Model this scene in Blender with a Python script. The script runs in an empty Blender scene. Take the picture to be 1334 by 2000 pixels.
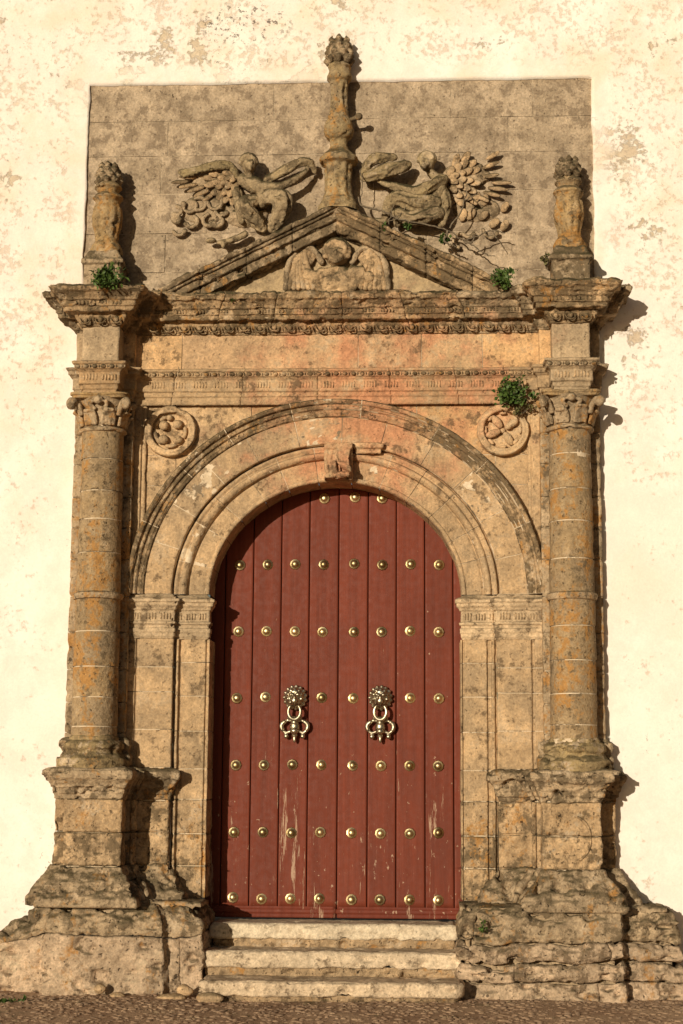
import bpy, math, random
import numpy as np
from mathutils import Matrix, Vector
R = math.radians
random.seed(7)
rng = np.random.default_rng(11)
scene = bpy.context.scene
col = scene.collection

# ------------------------------------------------------------------ camera
CAM = dict(loc=(0.7757, -13.5731, 1.58), yaw=.0536, pitch=.164, roll=.0068, f=3296.8)
def cam_axes():
    y, p, r = CAM['yaw'], CAM['pitch'], CAM['roll']
    F = Vector((-math.sin(y) * math.cos(p), math.cos(y) * math.cos(p), math.sin(p)))
    Rt = Vector((math.cos(y), math.sin(y), 0)); U = Rt.cross(F)
    return math.cos(r) * Rt + math.sin(r) * U, -math.sin(r) * Rt + math.cos(r) * U, F
cd = bpy.data.cameras.new('camera'); cam = bpy.data.objects.new('camera', cd); col.objects.link(cam)
_r, _u, _f = cam_axes()
m = Matrix((_r, _u, -_f)).transposed().to_4x4(); m.translation = Vector(CAM['loc'])
cam.matrix_world = m
cd.sensor_fit = 'VERTICAL'; cd.sensor_height = 36.0; cd.lens = 36.0 * CAM['f'] / 2000.0
cd.clip_end = 2000; cd.clip_start = .1
scene.camera = cam
def at(px, py, d):
    """photo pixel -> (x, z) on the plane d metres in front of the wall; used to measure the real sizes"""
    v = _f + _r * ((px - 667) / CAM['f']) - _u * ((py - 1000) / CAM['f'])
    c = Vector(CAM['loc']); t = (-d - c.y) / v.y; p = c + v * t
    return p.x, p.z

# ------------------------------------------------------------------ light
SUN = Vector((0.465, 1.0, -0.185)).normalized()          # direction the light travels
elev = math.asin(-SUN.z); az = math.atan2(-SUN.x, -SUN.y)   # azimuth of the sun, clockwise from +Y
world = bpy.data.worlds.new('World'); scene.world = world; world.use_nodes = True
wn = world.node_tree; wn.nodes.clear()
sky = wn.nodes.new('ShaderNodeTexSky'); sky.sky_type = 'NISHITA'; sky.sun_disc = False
sky.sun_elevation = elev; sky.sun_rotation = az; sky.air_density = 1.0; sky.dust_density = 2.0; sky.ozone_density = .6
bg = wn.nodes.new('ShaderNodeBackground'); bg.inputs['Strength'].default_value = .05
wo = wn.nodes.new('ShaderNodeOutputWorld')
wn.links.new(sky.outputs[0], bg.inputs[0]); wn.links.new(bg.outputs[0], wo.inputs[0])
ld = bpy.data.lights.new('sun', 'SUN'); ld.energy = 5.0; ld.angle = R(.55); ld.color = (1.0, .90, .725)
sun = bpy.data.objects.new('sun', ld); col.objects.link(sun)
sun.rotation_euler = SUN.to_track_quat('-Z', 'Y').to_euler(); sun.location = (-8, -14, 9)
scene.view_settings.view_transform = 'Standard'; scene.view_settings.look = 'None'
scene.view_settings.exposure = -.26; scene.view_settings.gamma = 1.0

# ------------------------------------------------------------------ noise
def _hash(ix, iy, iz, seed):
    h = (ix.astype(np.uint32) * np.uint32(374761393) + iy.astype(np.uint32) * np.uint32(668265263)
         + iz.astype(np.uint32) * np.uint32(2147483647) + np.uint32((seed * 1274126177) & 0xffffffff))
    h = (h ^ (h >> np.uint32(13))) * np.uint32(1274126177)
    h = (h ^ (h >> np.uint32(16))) * np.uint32(2246822519)
    h ^= h >> np.uint32(15)
    return h.astype(np.float64) / 4294967295.0
def vnoise(P, seed=0):
    f = np.floor(P).astype(np.int64); t = P - f; t = t * t * t * (t * (t * 6 - 15) + 10)
    x, y, z = f[..., 0], f[..., 1], f[..., 2]; u, v, w = t[..., 0], t[..., 1], t[..., 2]
    out = 0
    for dx in (0, 1):
        for dy in (0, 1):
            for dz in (0, 1):
                out = out + _hash(x + dx, y + dy, z + dz, seed) * (u if dx else 1 - u) * (v if dy else 1 - v) * (w if dz else 1 - w)
    return out * 2 - 1
def fbm(P, scale, octv=4, rough=.5, seed=0):
    a, s, o, tot = 1., scale, 0, 0
    for k in range(octv):
        o = o + a * vnoise(P * s + 17.3 * k, seed + k); tot += a; a *= rough; s *= 2.07
    return o / tot

# ------------------------------------------------------------------ mesh helpers
MATS = {}
def link(o, parent=None):
    col.objects.link(o)
    if parent is not None:
        o.parent = parent
        if parent.type == 'EMPTY': o.matrix_parent_inverse = Matrix.Translation(-parent.location)
    return o
def raw(name, V, F, mat, parent=None, color=None, smooth=True):
    me = bpy.data.meshes.new(name); me.from_pydata([tuple(map(float, v)) for v in V], [], [tuple(f) for f in F])
    return mobj(name, me, mat, parent, color, smooth)
def mobj(name, me, mat, parent=None, color=None, smooth=True):
    me.polygons.foreach_set('use_smooth', [smooth] * len(me.polygons)); me.update()
    me.materials.append(MATS[mat]); o = bpy.data.objects.new(name, me)
    if color: o.color = color
    return link(o, parent)
def inst(name, me, parent, loc, rot=(0, 0, 0), scale=(1, 1, 1), color=None):
    o = bpy.data.objects.new(name, me); o.location = loc; o.rotation_euler = rot; o.scale = scale
    if color: o.color = color
    return link(o, parent)
def thing(name, label, cat, loc=(0, 0, 0), group=None):
    o = bpy.data.objects.new(name, None); o.location = loc; o.empty_display_size = .1
    return tag(link(o), label, cat, group)
def tag(o, label, cat, group=None, kind=None):
    if label: o['label'] = label
    if cat: o['category'] = cat
    if group: o['group'] = group
    if kind: o['kind'] = kind
    return o
def resample(pts, step, keep=True):
    pts = [np.array(p, float) for p in pts]; out = [pts[0]]
    for a, b in zip(pts[:-1], pts[1:]):
        n = max(1, int(math.ceil(np.linalg.norm((b - a)[:3]) / step)))
        for k in range(1, n + 1): out.append(a + (b - a) * k / n)
    return np.array(out)
def normals(P, wrap=False):
    if wrap:
        du = np.roll(P, -1, 0) - np.roll(P, 1, 0)
    else:
        du = np.gradient(P, axis=0)
    dv = np.gradient(P, axis=1)
    n = np.cross(du, dv); l = np.linalg.norm(n, axis=-1, keepdims=True); l[l < 1e-12] = 1
    return n / l
def erode(P, N, amp, seed, scale=6., pit=1.):
    q = P + seed * 3.1
    d = amp * (fbm(q, scale, 4, .55, 3) * 1.1 + .6 * fbm(q, scale * 4.5, 3, .6, 9))
    ch = fbm(q, scale * 1.7, 3, .5, 21)
    d = d - pit * amp * 2.2 * np.clip(ch - .22, 0, .5) / .3
    return d
def patch(name, P, mat, parent=None, color=None, amp=.004, wrap=False, skirt=.05, edge=.006, mask=None, out=None, seed=0.,
          scale=6., pit=1., floor=None, aniso=None):
    """a stone face given as a grid of points: worn by noise, its rim rounded and turned back into the masonry"""
    P = np.array(P, float); nu, nv = P.shape[:2]
    N = normals(P, wrap)
    o = np.array((0, -1., 0)) if out is None else out
    flip = False
    if isinstance(o, str):                      # 'radial': away from the grid's own axis
        c = P.reshape(-1, 3).mean(0); s = ((P - c)[..., :2] * N[..., :2]).sum()
    else:
        s = (N * o).sum()
    if s < 0: N = -N; flip = True
    D = erode(P if aniso is None else P * np.array(aniso), N, amp, seed, scale, pit) if amp else np.zeros(P.shape[:2])
    if floor is not None: D = np.where(D < -floor * .5, -floor * (1 - .5 * np.exp((D + floor * .5) / (floor * .5))), D)
    idx = np.arange(nu * nv).reshape(nu, nv)
    i1 = np.roll(idx, -1, 0) if wrap else idx[1:]
    i0 = idx if wrap else idx[:-1]
    Q = np.stack([i0[:, :-1], i1[:, :-1], i1[:, 1:], i0[:, 1:]], -1)
    if mask is not None: Q = Q[mask(P)[:Q.shape[0], :Q.shape[1]]]
    Q = Q.reshape(-1, 4)
    if flip: Q = Q[:, ::-1]
    # rim
    E = np.concatenate([Q[:, [0, 1]], Q[:, [1, 2]], Q[:, [2, 3]], Q[:, [3, 0]]])
    key = np.sort(E, 1); key = key[:, 0].astype(np.int64) * (nu * nv) + key[:, 1]
    u, inv, cnt = np.unique(key, return_inverse=True, return_counts=True)
    B = E[cnt[inv] == 1]
    V = (P + N * D[..., None]).reshape(-1, 3); Nf = N.reshape(-1, 3)
    faces = Q.tolist()
    if len(B) and skirt:
        bi = np.unique(B); w = np.zeros(nu * nv, bool); w[bi] = True
        jit = .5 + .9 * np.clip(fbm(V[bi] + 5, 14, 3, .6, 40) + .35, 0, 2)
        V[bi] -= Nf[bi] * (edge * jit)[:, None]
        m = {int(b): nu * nv + k for k, b in enumerate(bi)}
        V = np.concatenate([V, V[bi] - Nf[bi] * skirt])
        faces += [[b, a, m[a], m[b]] for a, b in B.tolist()]
    used = np.unique(np.concatenate([np.array(f) for f in faces])) if mask is not None else None
    if used is not None:
        rm = -np.ones(len(V), int); rm[used] = np.arange(len(used)); V = V[used]; faces = [[rm[i] for i in f] for f in faces]
    return raw(name, V, faces, mat, parent, color)
def mitres(path):
    p = np.array(path, float); n = len(p); M = np.zeros((n, 2)); nn = []
    for a, b in zip(p[:-1], p[1:]):
        t = (b - a) / np.linalg.norm(b - a); nn.append(np.array((-t[1], t[0])))
    for i in range(n):
        if i == 0: M[i] = nn[0]
        elif i == n - 1: M[i] = nn[-1]
        else: M[i] = (nn[i - 1] + nn[i]) / (1 + nn[i - 1] @ nn[i])
    return M
def sweep_grid(path, prof, step=.02, pstep=.015, t0=None, t1=None, gap=0.):
    """path: plan polyline (x, d) left to right; prof: (offset, z) bottom to top"""
    M = mitres(path); pm = np.concatenate([np.array(path, float), M], 1)
    L = np.concatenate([[0], np.cumsum(np.linalg.norm(np.diff(pm[:, :2], axis=0), axis=1))])
    a = 0 if t0 is None else t0 + gap; b = L[-1] if t1 is None else t1 - gap
    ks = [a] + [l for l in L if a + 1e-6 < l < b - 1e-6] + [b]
    pts = [np.array([np.interp(k, L, pm[:, c]) for c in range(4)]) for k in ks]
    # resample by xy length only
    q = [pts[0]]
    for s, e in zip(pts[:-1], pts[1:]):
        n = max(1, int(math.ceil(np.linalg.norm((e - s)[:2]) / step)))
        q += [s + (e - s) * k / n for k in range(1, n + 1)]
    q = np.array(q); pr = resample(prof, pstep)
    X = q[:, None, 0] + pr[None, :, 0] * q[:, None, 2]; Dp = q[:, None, 1] + pr[None, :, 0] * q[:, None, 3]
    Z = np.broadcast_to(pr[None, :, 1], X.shape)
    return np.stack([X, -Dp, Z], -1), L
def mirror(path): return [(-x, d) for x, d in path[::-1]]
def lathe_grid(prof, cx, d, nseg=40, pstep=.012):
    pr = resample(prof, pstep); th = np.linspace(0, 2 * math.pi, nseg, endpoint=False)
    X = cx + pr[None, :, 0] * np.cos(th)[:, None]; Y = -d + pr[None, :, 0] * np.sin(th)[:, None]
    return np.stack([X, Y, np.broadcast_to(pr[None, :, 1], X.shape)], -1)
def shrink(P, dist):
    N = normals(P); s = (N * np.array((0, -1., 0))).sum()
    return P - N * (dist if s > 0 else -dist)
# blobs -> one carved skin
def ball(c, r, rot=None, n=12):
    th = np.linspace(0, 2 * math.pi, n, endpoint=False); ph = np.linspace(0, math.pi, n // 2 + 2)[1:-1]
    V = [(0, 0, 1)] + [(math.sin(p) * math.cos(t), math.sin(p) * math.sin(t), math.cos(p)) for p in ph for t in th] + [(0, 0, -1)]
    V = np.array(V) * np.array(r if hasattr(r, '__len__') else (r, r, r))
    if rot is not None: V = V @ np.array(rot).T
    V = V + np.array(c); F = []; k = len(ph)
    for i in range(n):
        j = (i + 1) % n; F.append([0, 1 + i, 1 + j]); F.append([len(V) - 1, 1 + (k - 1) * n + j, 1 + (k - 1) * n + i])
        for q in range(k - 1): F.append([1 + q * n + i, 1 + (q + 1) * n + i, 1 + (q + 1) * n + j, 1 + q * n + j])
    return V, F
def tube(pts, rad, n=8):
    pts = np.array(pts, float); k = len(pts); V = []; F = []
    for i in range(k):
        t = pts[min(i + 1, k - 1)] - pts[max(i - 1, 0)]; t = t / (np.linalg.norm(t) + 1e-9)
        a = np.cross(t, (0.13, 1, .21)); a /= np.linalg.norm(a); b = np.cross(t, a)
        r = rad[i] if hasattr(rad, '__len__') else rad
        for q in range(n):
            g = 2 * math.pi * q / n; V.append(pts[i] + r * (math.cos(g) * a + math.sin(g) * b))
    for i in range(k - 1):
        for q in range(n): F.append([i * n + q, i * n + (q + 1) % n, (i + 1) * n + (q + 1) % n, (i + 1) * n + q])
    F.append(list(range(n))[::-1]); F.append([(k - 1) * n + q for q in range(n)])
    return np.array(V), F
def limb(pts, rad):
    o = [tube(pts, rad, 10)]
    for p, r in zip(pts, rad): o.append(ball(p, r))
    return o
def spline(pts, n=6):
    p = np.array(pts, float); out = []
    for i in range(len(p) - 1):
        a, b, c, d = p[max(i - 1, 0)], p[i], p[i + 1], p[min(i + 2, len(p) - 1)]
        for k in range(n):
            t = k / n; out.append(.5 * ((2 * b) + (-a + c) * t + (2 * a - 5 * b + 4 * c - d) * t * t + (-a + 3 * b - 3 * c + d) * t ** 3))
    out.append(p[-1]); return np.array(out)
def join(parts):
    V, F, o = [], [], 0
    for v, f in parts:
        V.append(v); F += [[i + o for i in q] for q in f]; o += len(v)
    return np.concatenate(V), F
def sculpt(name, parts, mat, parent=None, color=None, vox=.012, amp=.005, smooth=3, scale=9., groove=None):
    V, F = join(parts)
    me = bpy.data.meshes.new('tmp'); me.from_pydata(V.tolist(), [], F); ob = bpy.data.objects.new('tmp', me); col.objects.link(ob)
    md = ob.modifiers.new('r', 'REMESH'); md.mode = 'VOXEL'; md.voxel_size = vox
    ms = ob.modifiers.new('s', 'SMOOTH'); ms.factor = .5; ms.iterations = smooth
    dg = bpy.context.evaluated_depsgraph_get(); dg.update()
    res = bpy.data.meshes.new_from_object(ob.evaluated_get(dg)); bpy.data.objects.remove(ob); bpy.data.meshes.remove(me)
    n = len(res.vertices); co = np.zeros(n * 3); no = np.zeros(n * 3)
    res.vertices.foreach_get('co', co); res.vertices.foreach_get('normal', no)
    co = co.reshape(-1, 3); no = no.reshape(-1, 3)
    if amp: co = co + no * erode(co, no, amp, 0, scale, .8)[:, None]
    if groove: co = co + no * groove(co)[:, None]
    res.vertices.foreach_set('co', co.ravel()); res.name = name
    res.materials.clear()
    return mobj(name, res, mat, parent, color)

# ------------------------------------------------------------------ materials
class NT:
    def __init__(s, name):
        s.m = bpy.data.materials.new(name); s.m.use_nodes = True; s.t = s.m.node_tree; s.t.nodes.clear()
        s.out = s.t.nodes.new('ShaderNodeOutputMaterial'); s.bsdf = s.t.nodes.new('ShaderNodeBsdfPrincipled')
        s.t.links.new(s.bsdf.outputs[0], s.out.inputs[0]); MATS[name] = s.m
        s.geo = s.t.nodes.new('ShaderNodeNewGeometry'); s.pos = s.geo.outputs['Position']
        s.oi = s.t.nodes.new('ShaderNodeObjectInfo')
    def L(s, a, b): s.t.links.new(a, b)
    def set(s, sock, v):
        if hasattr(v, 'is_linked') or isinstance(v, bpy.types.NodeSocket): s.L(v, sock)
        else: sock.default_value = v
    def vec(s, off=(0, 0, 0), sc=(1, 1, 1), src=None):
        n = s.t.nodes.new('ShaderNodeMapping'); n.inputs['Location'].default_value = off; n.inputs['Scale'].default_value = sc
        s.L(src or s.pos, n.inputs[0]); return n.outputs[0]
    def noise(s, scale, detail=5, rough=.55, off=(0, 0, 0), sc=(1, 1, 1), dist=0.):
        n = s.t.nodes.new('ShaderNodeTexNoise'); n.inputs['Scale'].default_value = scale; n.inputs['Detail'].default_value = detail
        n.inputs['Roughness'].default_value = rough; n.inputs['Distortion'].default_value = dist
        s.L(s.vec(off, sc), n.inputs['Vector']); return n.outputs['Fac']
    def voro(s, scale, off=(0, 0, 0)):
        n = s.t.nodes.new('ShaderNodeTexVoronoi'); n.inputs['Scale'].default_value = scale
        s.L(s.vec(off), n.inputs['Vector']); return n.outputs['Distance']
    def ramp(s, f, a, b, va=0., vb=1.):
        n = s.t.nodes.new('ShaderNodeMapRange'); n.interpolation_type = 'SMOOTHSTEP'
        s.set(n.inputs['Value'], f)
        for k, v in zip(('From Min', 'From Max', 'To Min', 'To Max'), (a, b, va, vb)): s.set(n.inputs[k], v)
        return n.outputs[0]
    def math(s, op, a, b=0.):
        n = s.t.nodes.new('ShaderNodeMath'); n.operation = op; s.set(n.inputs[0], a); s.set(n.inputs[1], b); return n.outputs[0]
    def mix(s, f, a, b, mode='MIX'):
        n = s.t.nodes.new('ShaderNodeMixRGB'); n.blend_type = mode; s.set(n.inputs[0], f)
        for k, v in ((1, a), (2, b)):
            if isinstance(v, tuple): v = v if len(v) == 4 else v + (1,)
            s.set(n.inputs[k], v)
        return n.outputs[0]
    def mul(s, c, f):                              # colour * scalar
        n = s.t.nodes.new('ShaderNodeVectorMath'); n.operation = 'SCALE'; s.L(c, n.inputs[0]); s.set(n.inputs['Scale'], f); return n.outputs[0]
    def sep(s, v):
        n = s.t.nodes.new('ShaderNodeSeparateXYZ'); s.L(v, n.inputs[0]); return n.outputs
    def bump(s, h, strength, dist):
        n = s.t.nodes.new('ShaderNodeBump'); n.inputs['Strength'].default_value = strength; n.inputs['Distance'].default_value = dist
        s.L(h, n.inputs['Height']); s.L(n.outputs[0], s.bsdf.inputs['Normal'])
    def done(s, color, rough=.9, spec=.15, metal=0.):
        s.set(s.bsdf.inputs['Base Color'], color); s.set(s.bsdf.inputs['Roughness'], rough)
        s.bsdf.inputs['Specular IOR Level'].default_value = spec; s.bsdf.inputs['Metallic'].default_value = metal
        return s.m

def stone(name, mz=(.30, .75), crust=.45, crust_col=(.105, .070, .040), lichen=0., pale=.25, pits=.5, grey=.3, moss=.6, bump=.7, pink=0., rough=1., streak=.5, speck=1., vary=1.):
    n = NT(name); c = n.oi.outputs['Color']; rnd = n.oi.outputs['Random']
    n1 = n.noise(1.9, 4, .6); n2 = n.noise(8.5, 7, .68, (3, 1, 7)); n3 = n.noise(60, 3, .6); n4 = n.noise(3.6, 6, .64, (11, 5, 2)); n5 = n.noise(24, 5, .7, (9, 9, 1))
    sk = n.noise(9, 4, .6, (5, 5, 0), (1, 1, .10))
    c = n.mul(c, n.ramp(n1, .25, .75, .82, 1.16)); c = n.mul(c, n.ramp(rnd, 0, 1, 1 - .08 * vary, 1 + .08 * vary))
    r2 = n.math('FRACT', n.math('MULTIPLY', rnd, 37.7))
    c = n.mix(n.ramp(n.math('ADD', n4, n.math('MULTIPLY', n.math('SUBTRACT', r2, .5), .14 * vary)), .40, .66, 0, grey), c, (.275, .205, .130))
    if pink:                                       # iron-red bloom in the stone, strongest over the crown of the arch, crossing the joints
        px_, _, pz_ = n.sep(n.pos); ex = n.math('DIVIDE', n.math('SUBTRACT', px_, .32), 1.2); ez = n.math('DIVIDE', n.math('SUBTRACT', pz_, 4.75), .95)
        rr = n.math('MINIMUM', n.math('ADD', n.math('MULTIPLY', ex, ex), n.math('MULTIPLY', ez, ez)), 2.2)
        pm = n.math('SUBTRACT', n.math('ADD', n.math('MULTIPLY', n.math('SUBTRACT', n4, .5), 3.0), n.math('ADD', n.math('MULTIPLY', n.math('SUBTRACT', n1, .5), 1.6), n.math('MULTIPLY', n.math('SUBTRACT', n5, .5), .7))), n.math('MULTIPLY', rr, .55))
        c = n.mix(n.ramp(pm, -.62, .35, 0, pink), c, (.52, .225, .115))
    c = n.mix(n.ramp(n.math('ADD', n4, n.math('MULTIPLY', n.math('SUBTRACT', n5, .5), .6)), .425, .335, 0, pale), c, (.55, .415, .27))
    c = n.mul(c, n.ramp(n5, .32, .68, 1 - .20 * rough, 1 + .18 * rough))
    if streak: c = n.mix(n.ramp(sk, .50, .72, 0, .55 * streak), c, (.15, .105, .06))
    # dark lichen crust, blotchy, edges broken up by the finer noise; some stones carry more of it than others
    cm = n.math('ADD', n.math('ADD', n2, n.math('MULTIPLY', n.math('SUBTRACT', n5, .5), .55)), n.math('MULTIPLY', n.math('SUBTRACT', rnd, .5), .13 * vary))
    lo = .70 - .36 * crust
    c = n.mix(n.ramp(cm, lo, lo + .15, 0, .80), c, crust_col)
    if lichen:
        lm = n.math('ADD', n.noise(5.2, 5, .7, (5, 8, 13), (1, 1, .6)), n.math('MULTIPLY', n.math('SUBTRACT', n5, .5), -.6))
        c = n.mix(n.ramp(lm, .60 - .10 * lichen, .74 - .10 * lichen, 0, .72), c, (.42, .20, .05))
    if moss:
        nz = n.sep(n.geo.outputs['Normal'])[2]
        c = n.mix(n.math('MULTIPLY', n.ramp(nz, *mz), n.ramp(n4, .35, .6, .3 * moss, moss)), c, (.062, .050, .024))
    c = n.mul(c, n.ramp(n3, .3, .7, 1 - .14 * speck, 1 + .13 * speck))
    pt = n.ramp(n.noise(30, 2, .6, (4, 4, 4)), .27, .37)          # small holes
    c = n.mix(n.math('MULTIPLY', n.math('SUBTRACT', 1., pt), n.math('MULTIPLY', pits, n.ramp(n4, .35, .6, .3, 1.))), c, (.045, .030, .018))
    h = n.math('ADD', n.math('MULTIPLY', n2, 1.0), n.math('ADD', n.math('MULTIPLY', n5, .55), n.math('ADD', n.math('MULTIPLY', n3, .22), n.math('MULTIPLY', pt, .5 * pits))))
    n.bump(h, bump, .022)
    return n.done(c, .93, .1)
stone('stone_dressed', crust=.42, pale=.45, pits=.6, grey=.60, moss=.5, bump=.65, pink=.75, rough=1.0, streak=.5, speck=1.)
stone('stone_crusted', mz=(.15, .6), crust=.84, crust_col=(.085, .060, .032), pale=.8, pits=.8, grey=.45, moss=1.0, bump=1.0, lichen=.2, streak=.5, rough=1.3, pink=.6)
stone('stone_column', crust=.52, crust_col=(.105, .074, .042), pale=.4, pits=.8, grey=.7, lichen=1.0, moss=.8, bump=.9, streak=.6, rough=1.25, vary=.7)
stone('stone_rough', crust=.66, crust_col=(.090, .064, .036), pale=1., pits=.9, grey=.5, lichen=.4, moss=.8, bump=1.0, rough=1.5, streak=.3)
stone('stone_rubble', crust=.52, pale=1., pits=.9, grey=.4, lichen=.12, moss=.6, bump=1.0, rough=1.4, pink=.35, streak=.2)
stone('stone_panel', crust=.64, crust_col=(.195, .142, .092), pale=.5, pits=.7, grey=.55, moss=.3, bump=.7, streak=.3, rough=1.15, vary=.25)
stone('stone_carved', mz=(.1, .6), crust=.60, crust_col=(.105, .076, .044), pale=.65, pits=.6, grey=.5, moss=1.0, bump=.9, streak=.3, rough=1.2)
stone('stone_step', crust=.40, pale=.5, pits=.5, grey=.4, moss=.25, bump=.7, streak=.2)
def mortar():
    n = NT('mortar'); c = n.mix(n.ramp(n.noise(14, 6, .7), .35, .7), (.56, .43, .28), (.74, .60, .43))
    c = n.mix(n.ramp(n.noise(5, 6, .7, (4, 1, 1)), .50, .58, 0, .85), c, (.13, .09, .052))
    n.bump(n.noise(40, 5, .6), .6, .01); n.done(c, .95, .1)
mortar()
def plaster():
    n = NT('plaster'); z = n.sep(n.pos)[2]; x = n.sep(n.pos)[0]
    high = n.ramp(z, 1.8, 6.6)                                   # the wash survives better low down, where it is renewed
    big = n.noise(.55, 4, .55, (3, 0, 5)); med = n.noise(2.6, 10, .68, (7, 2, 2), (1, 1, 1.15), .3); fin = n.noise(21, 8, .74, (1, 2, 9)); vf = n.noise(60, 5, .65)
    c = n.mix(n.ramp(big, .35, .65), (.83, .765, .665), (.86, .825, .735))
    c = n.mix(n.ramp(n.noise(3, 6, .7, (15, 1, 3)), .42, .60, 0, .8), c, (.83, .72, .63))
    c = n.mix(n.math('MULTIPLY', n.ramp(n.noise(1.5, 6, .62, (8, 3, 30)), .46, .66), n.math('ADD', n.math('MULTIPLY', high, .42), .10)), c, (.74, .60, .42))
    # worn wash: speckled loss to a pinkish older coat
    sp = n.math('ADD', n.math('MULTIPLY', fin, .72), n.math('MULTIPLY', med, .38))
    thr = n.ramp(n.math('ADD', high, n.math('MULTIPLY', n.math('SUBTRACT', big, .5), 1.8)), -.1, 1.1, .632, .566)
    ax = n.math('ABSOLUTE', x); band = n.ramp(n.math('ADD', n.math('MAXIMUM', n.math('SUBTRACT', ax, 2.13), n.math('SUBTRACT', z, 7.525)), n.math('MULTIPLY', n.math('SUBTRACT', med, .5), .5)), .10, .24, .25, 1.)   # newer plaster made good round the stonework
    loss = n.math('MULTIPLY', n.ramp(n.math('SUBTRACT', sp, thr), .0, .08), band)
    c = n.mix(n.math('MULTIPLY', loss, .58), c, n.mix(n.ramp(big, .4, .6), (.60, .46, .32), (.66, .50, .37)))
    # peeled patches to the render below
    pk = n.math('ADD', n.noise(1.15, 9, .66, (40, 6, 21), (1, 1, 1.3), .25), n.math('MULTIPLY', n.math('SUBTRACT', fin, .5), .22))
    pth = n.ramp(high, 0, 1, .70, .60)
    pe = n.math('MULTIPLY', n.ramp(n.math('SUBTRACT', pk, pth), .0, .03), band)
    c = n.mix(n.math('MULTIPLY', pe, .8), c, n.mix(n.ramp(med, .4, .6), (.52, .40, .27), (.66, .52, .35)))
    # dark mould specks
    ms = n.math('MULTIPLY', n.ramp(n.noise(26, 6, .7, (2, 7, 5)), .63, .68), n.ramp(n.noise(1.1, 4, .6, (9, 3, 17)), .56, .66))
    c = n.mix(n.math('MULTIPLY', ms, .85), c, (.10, .08, .06))
    ex = n.math('MULTIPLY', n.math('ADD', x, .80), 2.2); ez = n.math('MULTIPLY', n.math('SUBTRACT', z, 8.06), 4.6); rr = n.math('ADD', n.math('MULTIPLY', ex, ex), n.math('MULTIPLY', ez, ez))
    bl = n.math('MULTIPLY', n.ramp(n.noise(22, 5, .7, (6, 7, 5)), .54, .60), n.ramp(rr, 1.2, .3))          # the old black mould blot left of the tall finial
    c = n.mix(n.math('MULTIPLY', bl, .85), c, (.10, .075, .06))
    c = n.mul(c, n.ramp(vf, .3, .7, .96, 1.03))
    h = n.math('SUBTRACT', n.math('ADD', n.math('MULTIPLY', med, 1.), n.math('MULTIPLY', fin, .35)), n.math('ADD', n.math('MULTIPLY', pe, 1.3), n.math('MULTIPLY', loss, .35)))
    n.bump(h, .6, .016); n.done(c, .92, .1)
plaster()
def paint():
    n = NT('door_paint'); z = n.sep(n.pos)[2]; x = n.sep(n.pos)[0]
    g = n.noise(9, 6, .6, (0, 0, 0), (3, 1, .12)); c = n.mul(n.oi.outputs['Color'], n.ramp(g, .3, .7, .86, 1.12))
    c = n.mix(n.ramp(n.noise(2.2, 6, .6, (3, 3, 1), (1.5, 1, .7)), .48, .7, 0, .4), c, (.11, .028, .016))
    low = n.ramp(z, .6, 2.9, 1., .0)
    sc = n.noise(9, 9, .78, (8, 1, 3), (3.4, 1, .22)); th = n.math('ADD', n.ramp(low, 0, 1, .67, .562), n.ramp(n.noise(2.1, 3, .5, (6, 0, 0), (1.6, 1, .35)), .40, .62, .07, -.03))
    wear = n.ramp(n.math('SUBTRACT', sc, th), 0, .03)
    chip = n.ramp(n.math('SUBTRACT', n.noise(17, 6, .7, (31, 1, 8), (1.2, 1, .8)), n.ramp(low, 0, 1, .69, .635)), 0, .02)
    w = n.math('MAXIMUM', wear, chip)
    c = n.mix(n.math('MULTIPLY', w, .75), c, (.48, .33, .22))
    n.bump(n.math('SUBTRACT', n.math('MULTIPLY', n.noise(30, 5, .6, (0, 0, 0), (3, 1, .1)), .5), n.math('MULTIPLY', w, .4)), .35, .006)
    n.done(c, n.ramp(n.noise(20, 4, .6), .3, .7, .5, .72), .18)
paint()
def simple(name, c0, c1, scale, rough, metal=0., spec=.3, bump=.3, bd=.004):
    n = NT(name); c = n.mix(n.ramp(n.noise(scale, 6, .65), .35, .65), c0, c1); n.bump(n.noise(scale * 2.5, 5, .6), bump, bd)
    if metal: c = n.mul(c, n.ramp(n.oi.outputs['Random'], 0, 1, .62, 1.12))
    return n.done(c, rough, spec, metal)
simple('brass', (.50, .36, .16), (.84, .66, .37), 16, .44, 1., .5, .2, .003)
simple('brass_dull', (.46, .38, .25), (.78, .68, .50), 30, .40, 1., .5, .25, .003)
simple('leaf_green', (.035, .070, .013), (.095, .145, .028), 30, .6)
simple('leaf_dry', (.10, .10, .03), (.16, .12, .05), 30, .7)
simple('twig', (.10, .072, .045), (.2, .155, .10), 40, .85)
simple('pebble', (.14, .088, .054), (.30, .20, .125), 9, .9)
simple('light_stop_dark', (.02, .008, .006), (.03, .012, .01), 20, .8)  # near-black, only for the added sheets that stop light behind the planks
def soil():
    n = NT('soil'); a = n.noise(2.2, 8, .65); b = n.noise(28, 6, .7, (3, 3, 3))
    c = n.mix(n.ramp(a, .35, .65), (.27, .17, .105), (.40, .27, .17)); c = n.mix(n.ramp(b, .5, .68, 0, .7), c, (.36, .245, .155))
    c = n.mix(n.ramp(n.noise(4, 7, .7, (7, 1, 1)), .56, .68, 0, .6), c, (.055, .06, .02)); n.bump(n.math('ADD', b, a), .9, .02); n.done(c, .95, .1)
soil()
# stone tints
def tint(base=(.40, .265, .135), v=.10, pink=0.):
    k = 1 + random.uniform(-v, v); r, g, b = base
    return (r * k * (1 + .08 * pink), g * k * (1 - .14 * pink), b * k * (1 - .22 * pink), 1)
TAN = (.52, .35, .192); GREY = (.44, .32, .195); PINK = (.55, .345, .188); PALE = (.56, .405, .245); WARM = (.54, .335, .165)

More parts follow.
